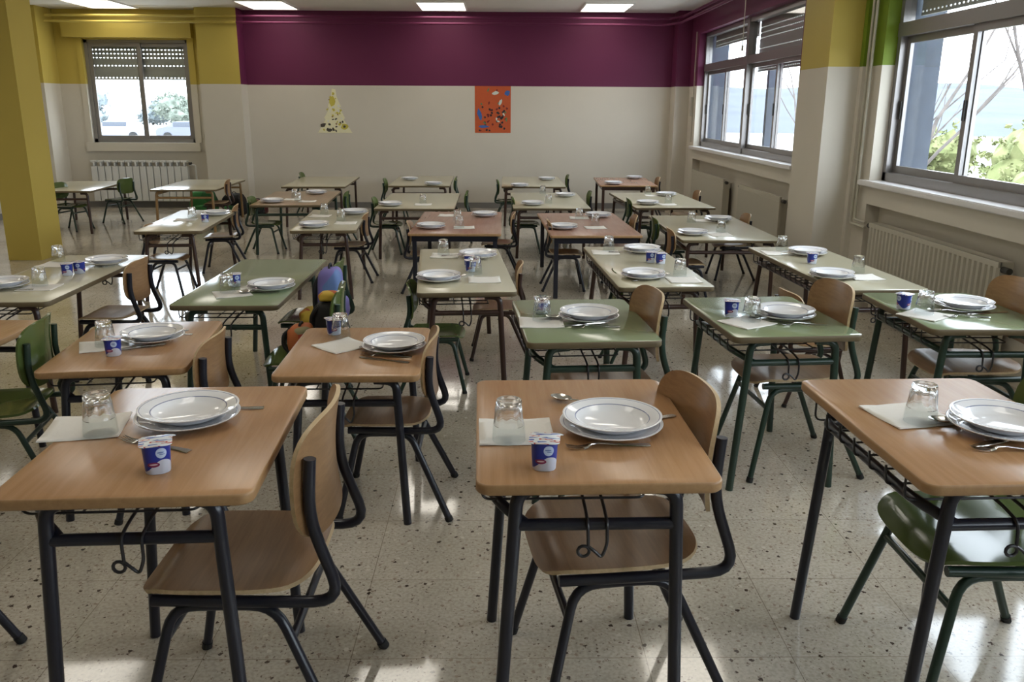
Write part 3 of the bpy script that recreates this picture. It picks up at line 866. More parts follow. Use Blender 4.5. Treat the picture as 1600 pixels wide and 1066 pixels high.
o = obj('poster', bm, pm, smooth=False); o.location = (-.085, YB - .004, 1.42)
tag(o, 'orange poster covered with dark dots and blue shapes on back wall', 'poster')
tm = [plain('tree card', (.78, .74, .50), .6), plain('tree yellow', (.55, .47, .07), .6), plain('tree dark', (.06, .05, .04), .6), plain('tree brown', (.3, .17, .08), .6), plain('tree white', (.72, .72, .68), .6)]
bm = bmesh.new()
outline = [(-.25, -.31), (.25, -.31), (.13, -.12), (.15, -.1), (.08, .05), (.1, .06), (.04, .2), (.03, .3), (-.02, .31), (-.04, .2), (-.09, .06), (-.07, .04), (-.15, -.1), (-.13, -.12)]
f0 = [bm.verts.new((x, 0, z)) for x, z in outline]; f1 = [bm.verts.new((x, .004, z)) for x, z in outline]
bm.faces.new(f0); bm.faces.new(f1)
for k in range(len(outline)): bm.faces.new((f0[k], f0[(k + 1) % len(outline)], f1[(k + 1) % len(outline)], f1[k]))
for i in range(46):
    z = rnd.uniform(-.29, .25); hw = .21 * (1 - (z + .31) / .64)
    blob(bm, rnd.uniform(-hw, hw), z, rnd.uniform(.01, .022), rnd.uniform(.008, .018), rnd.uniform(0, 3), rnd.choice((1, 1, 3, 4, 4, 1) if z > -.05 else (1, 2, 2, 3, 4, 4)), -.001 - i * .00005)
blob(bm, -.17, -.2, .045, .03, .5, 2, -.004); blob(bm, -.08, -.27, .05, .02, 0, 2, -.004); blob(bm, .14, -.22, .05, .05, 0, 1, -.0038); blob(bm, .14, -.22, .02, .02, 0, 2, -.0042); blob(bm, -.02, .13, .04, .07, 0, 1, -.0038)
o = obj('tree_collage', bm, tm, smooth=False); o.location = (-2.39, YB - .004, 1.39)
tag(o, 'paper collage shaped like a fir tree taped to back wall', 'wall decoration')

# ------------------------------------------------------------------ desks
def make_desk(k, x, y, z, w, d, rot, top, frame, desc):
    root = empty('school_desk' if d < .8 else 'dining_table', (x, y, 0), math.radians(rot))
    colr = {'beech': 'light wood', 'green': 'green laminate', 'cream': 'cream laminate', 'red': 'reddish wood', 'brown': 'brown laminate'}[top]
    what = {1: 'rectangular beech topped desk with dark legs, front left of the room',
            2: 'beech topped desk with dark legs, front middle of the room',
            3: 'beech topped desk with dark legs, front right of the room',
            4: 'beech desk with yogurt cup beside its glass, second row left',
            5: 'beech desk, second row, directly left of a green single desk',
            6: 'small green topped desk directly behind the front middle desk',
            7: 'small green topped desk right of the middle green one',
            8: 'pale green topped desk at right edge with wire rack below',
            9: 'long cream table cut by left edge beside the yellow column',
            10: 'beech desk corner at left edge beneath the long cream table',
            11: 'long green table with school bags hung at its right',
            12: 'long cream table, third row, left of the green desk column',
            13: 'long cream table, third row, behind the green desks',
            14: 'long cream table, third row, beside the ribbed radiator',
            15: 'cream table glaring with window light, left side of room',
            20: 'cream table with brown legs, fourth row, right of the glaring table',
            23: 'left of the two reddish tables with a dark apron',
            26: 'right of the two reddish tables with a dark apron',
            29: 'wide cream table, fourth row, before the flat radiators',
            19: 'brown table with two settings, fifth row left',
            21: 'cream table with one plate, fifth row left of centre',
            25: 'cream table, fifth row, directly behind right reddish table',
            28: 'wide cream table, fifth row, rightmost before the far radiator',
            18: 'cream table without plates below the tree collage, back row',
            22: 'cream table in back row, second from the pier',
            24: 'cream table in back row below the orange poster',
            27: 'reddish brown table in the back right corner',
            17: 'bare pale table before the alcove radiator',
            16: 'bare pale table beside the left wall of the alcove'}[k]
    tag(root, what, 'table' if d > .8 else 'desk', 'school desks and tables')
    big = w > .6
    th = .024 if not big else .022
    if top in ('red',): th = .02
    bm = bmesh.new()
    slab(bm, rrect(w, d, .03 if not big else .018), z - th, z, .004, 0, 1)
    edge = {'beech': 'beech_edge', 'red': 'beech_edge'}.get(top, 'edge_dark')
    part('tabletop', bm, [M[top], M[edge]], root, angle=60)
    fm = M[frame]
    zt = z - th
    rad = .0145 if not big else .0155
    if top == 'red' and big:                                   # apron table with square legs
        bm = bmesh.new(); t = .02; a = .03
        box(bm, -w / 2 + a, w / 2 - a, -d / 2 + a, -d / 2 + a + t, zt - .045, zt); box(bm, -w / 2 + a, w / 2 - a, d / 2 - a - t, d / 2 - a, zt - .045, zt)
        box(bm, -w / 2 + a, -w / 2 + a + t, -d / 2 + a + t, d / 2 - a - t, zt - .045, zt); box(bm, w / 2 - a - t, w / 2 - a, -d / 2 + a + t, d / 2 - a - t, zt - .045, zt)
        part('apron', bm, fm, root, smooth=False)
        for sx in (-1, 1):
            for sy in (-1, 1):
                bm = bmesh.new(); cx, cy = sx * (w / 2 - a - .018), sy * (d / 2 - a - .018)
                box(bm, cx - .017, cx + .017, cy - .017, cy + .017, 0, zt - .045)
                bmesh.ops.bevel(bm, geom=list(bm.edges), offset=.003, segments=1, affect='EDGES')
                part('leg', bm, fm, root, smooth=False)
        return root
    ins = .085 if not big else .06
    ye = d / 2 - .055
    zb = z - (.115 if not big else .10)
    for sy in (-1, 1):
        for sx in (-1, 1):
            foot = w / 2 - (.04 if sx < 0 else .058)
            topx = w / 2 - ins
            bm = bmesh.new()
            tube(bm, [(sx * foot, sy * (ye + .01), 0), (sx * topx, sy * ye, zt - .012), (sx * (topx - .075), sy * (ye - .01), zt - .012)], rad, .05, 12)
            part('leg', bm, fm, root)
        bm = bmesh.new()
        xa = -w / 2 + ins - .005
        tube(bm, [(xa, sy * ye, zb), (w / 2 - ins + .004, sy * ye, zb)], rad * .9, 0, 10)
        part('crossbar', bm, fm, root)
    # bar along the rack side, curving into both end frames
    bm = bmesh.new()
    xs = -w / 2 + .035
    tube(bm, [(-w / 2 + ins + .02, -ye, zb), (xs, -ye + .06, zb + .035), (xs, ye - .06, zb + .035), (-w / 2 + ins + .02, ye, zb)], rad * .85, .05, 10)
    part('side_bar', bm, fm, root)
    if not big:
        # wire book rack
        bm = bmesh.new(); wr = .0028; zr = zb + .035
        x0, x1 = -w / 2 + .012, w / 2 - .14
        y0, y1 = -ye + .05, ye - .05
        tube(bm, [(x0, y0, zt - .004), (x0, y0, zr), (x1, y0, zr), (x1, y1, zr), (x0, y1, zr), (x0, y1, zt - .004)], wr, .02, 6)
        n = int((y1 - y0) / .075)
        for i in range(1, n):
            yy = y0 + (y1 - y0) * i / n
            tube(bm, [(x0 - .004, yy, zr + .045), (x0, yy, zr), (x1 + .004, yy, zr), (x1 + .004, yy, zt - .004)], wr, .012, 6)
        if d > .8:
            for i in range(0, 5):
                xx = x0 + (x1 - x0) * i / 4
                tube(bm, [(xx, y0, zr), (xx, y1, zr)], wr, 0, 6)
        else:
            tube(bm, [(x0 + .12, y0, zr), (x0 + .12, y1, zr)], wr, 0, 6)
        part('book_rack', bm, M['wire'], root)
        for sy in (-1, 1):
            bm = bmesh.new(); hr = .0036
            xh = .0
            yb_ = sy * (ye + .006)
            tube(bm, [(xh - .02, sy * (ye - .34 if d < .8 else ye - .4), zr + .008), (xh - .02, sy * (ye - .03), zb + .022), (xh - .02, yb_ + sy * .014, zb + .012), (xh - .018, yb_ + sy * .016, zb - .040)], hr, .02, 8)
            tube(bm, [(xh + .02, sy * (ye - .34 if d < .8 else ye - .4), zr + .008), (xh + .02, sy * (ye - .03), zb + .022), (xh + .02, yb_ + sy * .014, zb + .012), (xh + .021, yb_ + sy * .016, zb - .036),
                      (xh + .010, yb_ + sy * .018, zb - .066), (xh - .004, yb_ + sy * .02, zb - .050), (xh - .018, yb_ + sy * .016, zb - .040)], hr, .012, 8)
            lp = [(xh - .028 + .012 * math.cos(a), yb_ + sy * .017, zb - .050 + .012 * math.sin(a)) for a in [PI * .25 + 2 * PI * q_ / 12 for q_ in range(13)]]
            tube(bm, lp, hr, 0, 8)
            part('bag_hook', bm, M['wire'], root)
    return root

DESK = {}
for k, v in TABLES.items():
    DESK[k] = make_desk(k, *v)

# ------------------------------------------------------------------ chairs
def ply_sheet(fn, nu, nv, th, mi_face=0, mi_edge=1):
    """bent plywood: fn(u, v) -> (point, normal), u and v in 0..1"""
    bm = bmesh.new()
    A = [[None] * (nv + 1) for _ in range(nu + 1)]; Bq = [[None] * (nv + 1) for _ in range(nu + 1)]
    for i in range(nu + 1):
        for j in range(nv + 1):
            p = fn(i / nu, j / nv)
            e = 1e-3
            pu = fn(min(1, i / nu + e), j / nv) - fn(max(0, i / nu - e), j / nv)
            pv = fn(i / nu, min(1, j / nv + e)) - fn(i / nu, max(0, j / nv - e))
            n = pu.cross(pv)
            n = n.normalized() if n.length > 1e-12 else Vector((0, 0, 1))
            A[i][j] = bm.verts.new(p + n * th / 2); Bq[i][j] = bm.verts.new(p - n * th / 2)
    for i in range(nu):
        for j in range(nv):
            bm.faces.new((A[i][j], A[i + 1][j], A[i + 1][j + 1], A[i][j + 1])).material_index = mi_face
            bm.faces.new((Bq[i][j], Bq[i][j + 1], Bq[i + 1][j + 1], Bq[i + 1][j])).material_index = mi_face
    rim = [(i, 0) for i in range(nu)] + [(nu, j) for j in range(nv)] + [(i, nv) for i in range(nu, 0, -1)] + [(0, j) for j in range(nv, 0, -1)]
    for a, b in zip(rim, rim[1:] + rim[:1]):
        bm.faces.new((A[a[0]][a[1]], A[b[0]][b[1]], Bq[b[0]][b[1]], Bq[a[0]][a[1]])).material_index = mi_edge
    return bm

def squircle(u, v, hw, hd, p=5.0):
    """maps the unit square onto a rounded rectangle"""
    a, b = 2 * u - 1, 2 * v - 1
    m = max(abs(a), abs(b))
    if m < 1e-6: return 0.0, 0.0
    n = (abs(a / m) ** p + abs(b / m) ** p) ** (1 / p)
    return hw * a / n, hd * b / n

def make_chair(seatk, framek, tk_=1.0):
    """origin on the floor below the middle of the seat; the sitter looks along +x"""
    root = empty('school_chair')
    fm = M[framek]; pm_ = [M['ply_' + seatk], M['ply_edge'] if seatk == 'beech' else M['ply_green']]
    def seat(u, v):
        x, y = squircle(u, v, .195, .19, 4.5)
        if x < 0: y *= 1 - .10 * (x / .195) ** 2
        z = .432 - .010 * math.cos(y / .19 * PI / 2) * (1 - abs(x) / .24)
        if x > .12: z -= (x - .12) ** 2 * 5.5
        if x < -.12: z += (x + .12) ** 2 * 3.0
        return Vector((x, y, z))
    part('seat', ply_sheet(seat, 18, 18, .010), pm_, root, angle=50)
    def back(u, v):
        y, zz = squircle(u, v, .198, .137, 4.0)
        x = -.212 + .038 * (y / .19) ** 2 - .012 * (zz / .125) ** 2 - .03 * zz
        return Vector((x + 0, y, .668 + zz))
    part('backrest', ply_sheet(back, 18, 12, .010), pm_, root, angle=50)
    for s in (-1, 1):
        y = s * .172
        bm = bmesh.new()
        tube(bm, [(-.207, y, .735), (-.196, y, .60), (-.262, s * .18, .405), (-.13, s * .178, .402), (.155, s * .17, .402)], .0125 * tk_, .075, 12)
        part('back_tube', bm, fm, root)
        for fx, ex, nm in ((.205, .115, 'f'), (-.285, -.11, 'r')):
            bm = bmesh.new()
            tube(bm, [(fx, s * .235, 0), (ex, s * .165, .385), (0, s * .162, .385)], .0115 * tk_, .06, 12)
            l = part('leg', bm, fm, root)
            d = (Vector((ex, s * .165, .385)) - Vector((fx, s * .235, 0))).normalized()
            p0 = Vector((fx, s * .235, 0))
            bm = bmesh.new(); tube(bm, [p0 + d * .001, p0 + d * .022], .0135 * tk_, 0, 12)
            part('rubber_foot', bm, M['rubber'], l)
    for fx, ex in ((.205, .115), (-.285, -.11)):
        t = .80
        x = fx + (ex - fx) * t; yy = .235 + (.165 - .235) * t; z = .385 * t
        bm = bmesh.new(); tube(bm, [(x, -yy, z), (x, yy, z)], .0095 * tk_, 0, 10); part('crossbar', bm, fm, root)
    return root

protos = {}
wordcol = {'beech': 'beech', 'green': 'green'}
wordfr = {'navy': 'dark', 'greenm': 'dark green', 'maroon': 'brown'}
for x, y, face, s, seatk, framek, yaw, tk, rel in CHAIRS:
    key = (seatk, framek, s < .85)
    if key not in protos: r = protos[key] = make_chair(seatk, framek, 1.3 if s < .85 else 1.05)
    else: r = copy_tree(protos[key])
    r.location = (x, y, 0); r.scale = (s, s, s)
    r.rotation_euler = (0, 0, (0 if face > 0 else PI) + math.radians(yaw))
    if tk == 0: lab = rel
    else:
        lab = '%s chair with %s frame, %s the %s' % (wordcol[seatk], wordfr[framek], rel, TABLES[tk][8])
    tag(r, lab, 'chair', 'school chairs')

# ------------------------------------------------------------------ tableware
def make_soup_plate():
    bm = bmesh.new()
    prof = [(0, .006), (.060, .006), (.078, .013), (.084, .021), (.0865, .0222), (.108, .0282), (.1095, .0286), (.113, .0296), (.1150, .0290), (.1135, .0265), (.086, .0175), (.079, .009), (.062, 0), (.055, 0), (.053, .002), (0, .002)]
    mis = [0] * 15; mis[3] = 1; mis[5] = 1
    lathe(bm, prof, 48, mis)
    return obj('soup_plate', bm, [M['china'], M['china_ring']], angle=60)
def make_flat_plate():
    bm = bmesh.new()
    prof = [(0, .005), (.070, .005), (.086, .0085), (.0875, .0093), (.110, .0165), (.1115, .0170), (.1175, .0190), (.1195, .0184), (.118, .0158), (.088, .0052), (.072, 0), (.064, 0), (.062, .002), (0, .002)]
    mis = [0] * 13; mis[4] = 1
    lathe(bm, prof, 48, mis)
    return obj('dinner_plate', bm, [M['china'], M['china_ring']], angle=60)
def make_tumbler():
    """picardie-style tumbler set upside down: thick facetted base on top"""
    bm = bmesh.new(); H_ = .094
    seg = 54
    outer = [(.0375, 0), (.0372, .012), (.0355, .034), (.0345, .038), (.0330, .052), (.0315, .070), (.0295, .084), (.0290, .0885), (.0275, H_)]
    inner = [(.0358, .0), (.0354, .012), (.0335, .036), (.0300, .060), (.0265, .078), (.0235, .083)]
    prof = [(0, H_ - .003), (.020, H_ - .003), (.024, H_)] + outer[::-1] + inner + [(0, .083)]
    lathe(bm, prof, seg)
    for v in bm.verts:                                     # facets round the upper half
        r = math.hypot(v.co.x, v.co.y)
        if r > .028 and .040 < v.co.z < .087:
            a = math.atan2(v.co.y, v.co.x)
            k = 1 - .10 * abs(math.cos(a * 4.5)) ** 2 * math.sin(min(1, (v.co.z - .040) / .020) * PI / 2)
            v.co.x *= k; v.co.y *= k
    for f in bm.faces:
        if f.calc_center_median().z > .045: f.material_index = 1
    return obj('tumbler', bm, [M['glass'], M['glass_thick']], angle=50)
def make_yogurt():
    root = empty('yogurt_cup')
    bm = bmesh.new()
    def sec(h, z):
        return [bm.verts.new((x, y, z)) for x, y in rrect(2 * h, 2 * h, h * .75, 6)]
    rs = [sec(.0235, 0), sec(.0245, .002), sec(.0262, .030), sec(.0275, .058), sec(.0290, .0585), sec(.0290, .0625)]
    n = len(rs[0])
    for a, b in zip(rs, rs[1:]):
        for k in range(n): bm.faces.new((a[k], a[(k + 1) % n], b[(k + 1) % n], b[k]))
    bm.faces.new(rs[0]); bm.faces.new(rs[-1])
    part('cup', bm, M['yogurt'], root)
    bm = bmesh.new()
    out = rrect(.064, .064, .012, 4)
    out = [(x + (.008 if x > .02 and y > .02 else 0), y + (.008 if x > .02 and y > .02 else 0)) for x, y in out]
    slab(bm, out, .0626, .0640, .0004)
    for v in bm.verts:
        if v.co.x > .02 and v.co.y > .02: v.co.z -= .004 * (v.co.x + v.co.y - .04) / .03
    part('foil_lid', bm, M['lid'], root)
    return root
def make_napkin():
    bm = bmesh.new()
    n = 10; w, d = .17, .16
    lay = []
    for l in range(2):
        g = [[None] * (n + 1) for _ in range(n + 1)]
        for i in range(n + 1):
            for j in range(n + 1):
                x, y = (i / n - .5) * w, (j / n - .5) * d
                lift = .0010 + .0022 * l + .005 * max(0, (abs(x) / w + abs(y) / d) - .72) * (1 + l) + .0006 * math.sin(x * 90 + l) * math.cos(y * 70)
                g[i][j] = bm.verts.new((x * (1 - .012 * l), y * (1 - .012 * l), max(.0006, lift)))
        lay.append(g)
    for g in lay:
        for i in range(n):
            for j in range(n): bm.faces.new((g[i][j], g[i + 1][j], g[i + 1][j + 1], g[i][j + 1]))
    a, b = lay
    rim = [(i, 0) for i in range(n)] + [(n, j) for j in range(n)] + [(i, n) for i in range(n, 0, -1)] + [(0, j) for j in range(n, 0, -1)]
    for p, q_ in zip(rim, rim[1:] + rim[:1]):
        bm.faces.new((a[p[0]][p[1]], a[q_[0]][q_[1]], b[q_[0]][q_[1]], b[p[0]][p[1]]))
    return obj('paper_napkin', bm, M['paper'], angle=70)
def strip(bm, secs, th=.0016):
    """flat bar through (x, half width, z) sections"""
    prev = None
    for x, hw, z in secs:
        cur = [bm.verts.new((x, -hw, z)), bm.verts.new((x, hw, z)), bm.verts.new((x, hw * .9, z + th)), bm.verts.new((x, -hw * .9, z + th))]
        if prev:
            for k in range(4): bm.faces.new((prev[k], prev[(k + 1) % 4], cur[(k + 1) % 4], cur[k]))
        else: bm.faces.new(cur)
        prev = cur
    bm.faces.new(prev)
def make_fork():
    bm = bmesh.new()
    strip(bm, [(.095, .008, .001), (.085, .009, .0012), (.04, .005, .003), (-.02, .0035, .010), (-.038, .004, .009), (-.046, .010, .004), (-.056, .012, .0015)])
    for y in (-.0092, -.0031, .0031, .0092):
        v0 = len(bm.verts)
        secs = [(-.054, .0020, .0018), (-.070, .0018, .001), (-.086, .0016, .004), (-.094, .0008, .0068)]
        prev = None
        for x, hw, z in secs:
            cur = [bm.verts.new((x, y - hw, z)), bm.verts.new((x, y + hw, z)), bm.verts.new((x, y + hw, z + .0016)), bm.verts.new((x, y - hw, z + .0016))]
            if prev:
                for k in range(4): bm.faces.new((prev[k], prev[(k + 1) % 4], cur[(k + 1) % 4], cur[k]))
            else: bm.faces.new(cur)
            prev = cur
        bm.faces.new(prev)
    return obj('fork', bm, M['steel'], angle=60)
def make_spoon():
    bm = bmesh.new()
    strip(bm, [(.095, .008, .001), (.085, .009, .0012), (.04, .005, .003), (-.02, .0035, .011), (-.040, .005, .0085)])
    n, m_ = 8, 16
    top = []; bot = []
    for i in range(n + 1):
        r = i / n
        a_, b_ = [], []
        for k in range(m_):
            t = 2 * PI * k / m_
            x = -.068 + .030 * r * math.cos(t); y = .0195 * r * math.sin(t)
            z = .0012 + .0085 * r ** 2.2
            a_.append(bm.verts.new((x, y, z + .0014))); b_.append(bm.verts.new((x, y, z)))
        top.append(a_); bot.append(b_)
    for L_ in (top, bot):
        for i in range(1, n):
            for k in range(m_): bm.faces.new((L_[i][k], L_[i][(k + 1) % m_], L_[i + 1][(k + 1) % m_], L_[i + 1][k]))
        bm.faces.new(L_[1])
    for k in range(m_): bm.faces.new((top[n][k], top[n][(k + 1) % m_], bot[n][(k + 1) % m_], bot[n][k]))
    return obj('spoon', bm, M['steel'], angle=60)
def make_knife():
    bm = bmesh.new()
    strip(bm, [(.10, .007, .001), (.09, .009, .001), (.02, .006, .001), (.0, .0045, .001), (-.012, .009, .001), (-.07, .0095, .001), (-.092, .006, .001), (-.10, .001, .001)], .0022)
    return obj('table_knife', bm, M['steel'], angle=60)

makers = {'glass': make_tumbler, 'yogurt': make_yogurt, 'napkin': make_napkin, 'fork': make_fork, 'spoon': make_spoon, 'knife': make_knife, 'soup': make_soup_plate, 'flat': make_flat_plate}
first = {}
def put(kind, x, y, z, rz, label, cat, group):
    if kind not in first: o = first[kind] = makers[kind]()
    else: o = copy_tree(first[kind])
    o.location = (x, y, z); o.rotation_euler = (0, 0, rz)
    tag(o, label, cat, group)
    return o
over_napkin = {}
for kind, t, x, y, z, rot, where in ITEMS:
    if kind == 'napkin': over_napkin.setdefault(t, []).append((x, y, math.radians(rot)))
def on_napkin(t, x, y):
    for nx, ny, a in over_napkin.get(t, []):
        dx, dy = x - nx, y - ny
        lx_, ly_ = dx * math.cos(a) + dy * math.sin(a), -dx * math.sin(a) + dy * math.cos(a)
        if abs(lx_) < .085 + .03 and abs(ly_) < .08 + .03: return .0048
    return 0.0
for kind, t, x, y, z, rot, where in ITEMS:
    d_ = TABLES[t][8]
    at = {'near': 'near place, ', 'far': 'far place, ', None: ''}[where]
    if kind == 'plates':
        put('flat', x, y, z + .004, 0, 'lower white dinner plate, %s%s' % (at, d_), 'plate', 'lower dinner plates')
        put('soup', x + .002, y + .003, z + .004 + .0068, 0, 'upper white soup plate, %s%s' % (at, d_), 'plate', 'upper soup plates')
    elif kind == 'glass':
        put('glass', x, y, z + .0005 + on_napkin(t, x, y), rot, 'upturned clear glass tumbler, %s%s' % (at, d_), 'glass', 'upturned tumblers')
    elif kind == 'yogurt':
        put('yogurt', x, y, z + .0005 + on_napkin(t, x, y), math.radians(rot), 'blue and white yogurt cup, %s%s' % ({'near': 'right cup, ', 'far': 'left cup, ', None: ''}[where], d_), 'yogurt cup', 'yogurt cups')
    elif kind == 'napkin':
        put('napkin', x, y, z, math.radians(rot), 'white paper napkin, %s%s' % (at, d_), 'napkin', 'paper napkins')
    else:
        put(kind, x, y, z + .0006 + (.0045 if on_napkin(t, x, y) else 0), math.radians(rot), 'steel %s beside the plates, %s%s' % (kind, at, d_), 'cutlery', kind + 's on the tables')

# ------------------------------------------------------------------ school bags
def bag_mat(name, cols, scale=4.0):
    m, nt, b = newmat(name)
    tc = N(nt, 'ShaderNodeTexCoord'); v = N(nt, 'ShaderNodeTexVoronoi', Scale=scale)
    nt.links.new(tc.outputs['Object'], v.inputs['Vector'])
    sp = N(nt, 'ShaderNodeSeparateColor'); nt.links.new(v.outputs['Color'], sp.inputs[0])
    rp = N(nt, 'ShaderNodeValToRGB'); rp.color_ramp.interpolation = 'CONSTANT'
    e = rp.color_ramp.elements
    e[0].color = (*cols[0], 1); e[1].position = 1 / len(cols); e[1].color = (*cols[1], 1)
    for i, c in enumerate(cols[2:], 2):
        x = e.new(i / len(cols)); x.color = (*c, 1)
    nt.links.new(sp.outputs[0], rp.inputs[0]); nt.links.new(rp.outputs[0], b.inputs['Base Color'])
    b.inputs['Roughness'].default_value = .75
    return m
def soft_box(w, d, h, lean=0.0, p=3.2, seed=1, n=20, m_=14):
    """a stuffed cloth volume: superellipsoid with sagging dents"""
    rr = random.Random(seed)
    ph = [rr.uniform(0, 6) for _ in range(6)]
    bm = bmesh.new()
    rows = []
    for i in range(m_ + 1):
        v = -PI / 2 + PI * i / m_
        cv = abs(math.cos(v)) ** (2 / p); sv = math.copysign(abs(math.sin(v)) ** (2 / p), math.sin(v))
        row = []
        for k in range(n):
            u = 2 * PI * k / n
            cu = math.copysign(abs(math.cos(u)) ** (2 / p), math.cos(u)); su = math.copysign(abs(math.sin(u)) ** (2 / p), math.sin(u))
            q_ = 1 + .05 * math.sin(3 * u + ph[0] + sv * 2) + .04 * math.sin(5 * u + ph[1] - sv * 4) + .03 * math.sin(7 * sv + ph[2])
            taper = 1 - .12 * max(0, sv)
            row.append(bm.verts.new((w / 2 * cv * cu * q_ * taper + lean * (sv + 1) / 2, d / 2 * cv * su * q_ * taper, h / 2 * (sv + 1))))
        rows.append(row)
    for a, b in zip(rows, rows[1:]):
        for k in range(n): bm.faces.new((a[k], a[(k + 1) % n], b[(k + 1) % n], b[k]))
    bmesh.ops.remove_doubles(bm, verts=bm.verts, dist=1e-4)
    return bm
def backpack(name, label, loc, rz, w, d, h, mat, pocket, strap, seed, cat='backpack', lean=0.0):
    r = empty(name, loc, rz); tag(r, label, cat)
    part('bag_body', soft_box(w, d, h, lean, p=4.6, seed=seed), mat, r, angle=80)
    bm = soft_box(w * .8, d * .45, h * .42, 0, seed=seed + 1)
    bmesh.ops.translate(bm, verts=bm.verts, vec=(0, -d * .48, h * .06)); part('front_pocket', bm, pocket, r, angle=80)
    for s in (-1, 1):
        bm = bmesh.new(); x = s * w * .28
        tube(bm, [(x + lean * .8, d * .3, h * .9), (x + lean * .7, d * .62, h * .72), (x, d * .66, h * .3), (x * 1.2, d * .42, h * .1)], .011, .05, 8); part('strap', bm, strap, r)
    bm = bmesh.new(); tube(bm, [(-.03 + lean, 0, h * .96), (-.025 + lean, 0, h * 1.06), (.025 + lean, 0, h * 1.06), (.03 + lean, 0, h * .96)], .006, .015, 8); part('handle', bm, strap, r)
    return r
purple = bag_mat('purple and blue nylon', [(.10, .09, .26), (.19, .16, .42), (.12, .20, .42), (.10, .09, .22)], 7)
black = plain('black nylon', (.012, .012, .014), .7)
orange = bag_mat('orange and yellow cloth', [(.55, .22, .03), (.62, .42, .05), (.45, .09, .02), (.5, .3, .05)], 12)
redc = bag_mat('red orange patterned cloth', [(.42, .06, .03), (.50, .14, .04), (.28, .25, .13), (.45, .05, .05)], 9)
grn = bag_mat('green nylon', [(.03, .14, .04), (.05, .24, .06), (.02, .06, .03)], 8)
backpack('backpack', 'purple and blue backpack on green chair by the long green table', (-.87, 4.34, .355), PI / 2, .19, .12, .29, purple, purple, black, 4)
backpack('backpack', 'black backpack leaning on the green chair back, orange cloth on top', (-.80, 3.88, .372), PI / 2 + .1, .17, .11, .20, black, black, black, 9)
o = obj('lunch_bag', soft_box(.09, .11, .045, seed=12), orange, angle=80); o.location = (-.79, 3.88, .572); tag(o, 'small orange and yellow cloth bag lying on black backpack', 'bag')
o = obj('jacket', soft_box(.17, .20, .075, seed=21), orange, angle=80); o.location = (-.96, 4.36, .353); tag(o, 'orange jacket bundled on seat in front of purple backpack', 'jacket')
r = backpack('backpack', 'red orange patterned satchel on seat of the nearer green chair', (-.90, 3.76, .362), PI / 2, .16, .11, .125, redc, orange, black, 31, 'satchel')
backpack('backpack', 'green backpack on floor behind the bare alcove table', (-4.02, 11.75, 0), .2, .36, .24, .34, grn, grn, black, 41)
backpack('backpack', 'black and green backpack on floor, right of the green one', (-3.62, 11.8, 0), -.3, .30, .22, .30, black, grn, black, 44)
backpack('backpack', 'dark red backpack on floor beside the alcove pier', (-3.35, 11.95, 0), .1, .26, .2, .20, bag_mat('dark red nylon', [(.10, .02, .02), (.16, .05, .04), (.05, .02, .03)], 9), black, black, 47)

# ------------------------------------------------------------------ outside
GZ = -1.6
GP = -1.05      # the parking lot behind the alcove lies higher
def gmat(name, cols, scale, rough=.95):
    m, nt, b = newmat(name)
    tc = N(nt, 'ShaderNodeTexCoord'); no = N(nt, 'ShaderNodeTexNoise', Scale=scale, Detail=6.0)
    nt.links.new(tc.outputs['Object'], no.inputs['Vector'])
    rp = N(nt, 'ShaderNodeValToRGB'); e = rp.color_ramp.elements
    e[0].position = .35; e[0].color = (*cols[0], 1); e[1].position = .65; e[1].color = (*cols[1], 1)
    nt.links.new(no.outputs['Fac'], rp.inputs[0]); nt.links.new(rp.outputs[0], b.inputs['Base Color'])
    b.inputs['Roughness'].default_value = rough
    return m
bm = bmesh.new(); box(bm, -160, 0, 16, 300, GP - .6, GP); box(bm, 0, 160, 16, 300, GZ - .3, GZ); box(bm, 3.3, 160, -60, 16, GZ - .3, GZ)
struct('ground', bm, gmat('pale gravel and grass', [(.42, .41, .39), (.56, .55, .53)], .06))
def foliage(name, label, cat, loc, r, col, seed, squash=.8, group=None, n=3, trunk=True):
    rr = random.Random(seed)
    root = empty(name, loc); tag(root, label, cat, group)
    bm = bmesh.new()
    for i in range(n * 3):
        c = Vector((rr.uniform(-.6, .6) * r, rr.uniform(-.4, .4) * r, (.75 + rr.uniform(-.35, .5)) * r * squash * 1.4))
        s = r * rr.uniform(.35, .6)
        t = bmesh.ops.create_icosphere(bm, subdivisions=2, radius=s)
        for v in t['verts']:
            q_ = 1 + .22 * math.sin(v.co.x * 9 / s + i) * math.sin(v.co.y * 8 / s + 2 * i) + .16 * math.sin(v.co.z * 13 / s + i) + rr.uniform(-.10, .10)
            v.co = Vector((v.co.x * q_, v.co.y * q_, v.co.z * q_ * squash)) + c
    core = [(v.co.copy(), v.normal.copy()) for v in bm.verts]
    bm.normal_update()
    core = [(v.co.copy(), v.normal.copy()) for v in bm.verts]
    L = r * .045
    for q_ in range(5200):
        p, n_ = rr.choice(core)
        p = p + n_ * rr.uniform(-.02, .16) * r + Vector((rr.uniform(-1, 1), rr.uniform(-1, 1), rr.uniform(-1, 1))) * L
        u = Vector((rr.uniform(-1, 1), rr.uniform(-1, 1), rr.uniform(-1, 1))).normalized(); w_ = u.cross(Vector((rr.uniform(-1, 1), rr.uniform(-1, 1), rr.uniform(-1, 1)))).normalized()
        l_ = L * rr.uniform(.6, 1.5)
        bm.faces.new([bm.verts.new(p + u * l_), bm.verts.new(p + w_ * l_ * .5), bm.verts.new(p - u * l_), bm.verts.new(p - w_ * l_ * .5)])
    part('foliage', bm, col, root, smooth=False)
    bm = bmesh.new(); tube(bm, [(0, 0, 0), (0, 0, r * .8)], [r * .07, r * .05], 0, 8); part('trunk', bm, M['bark'], root)
    return root
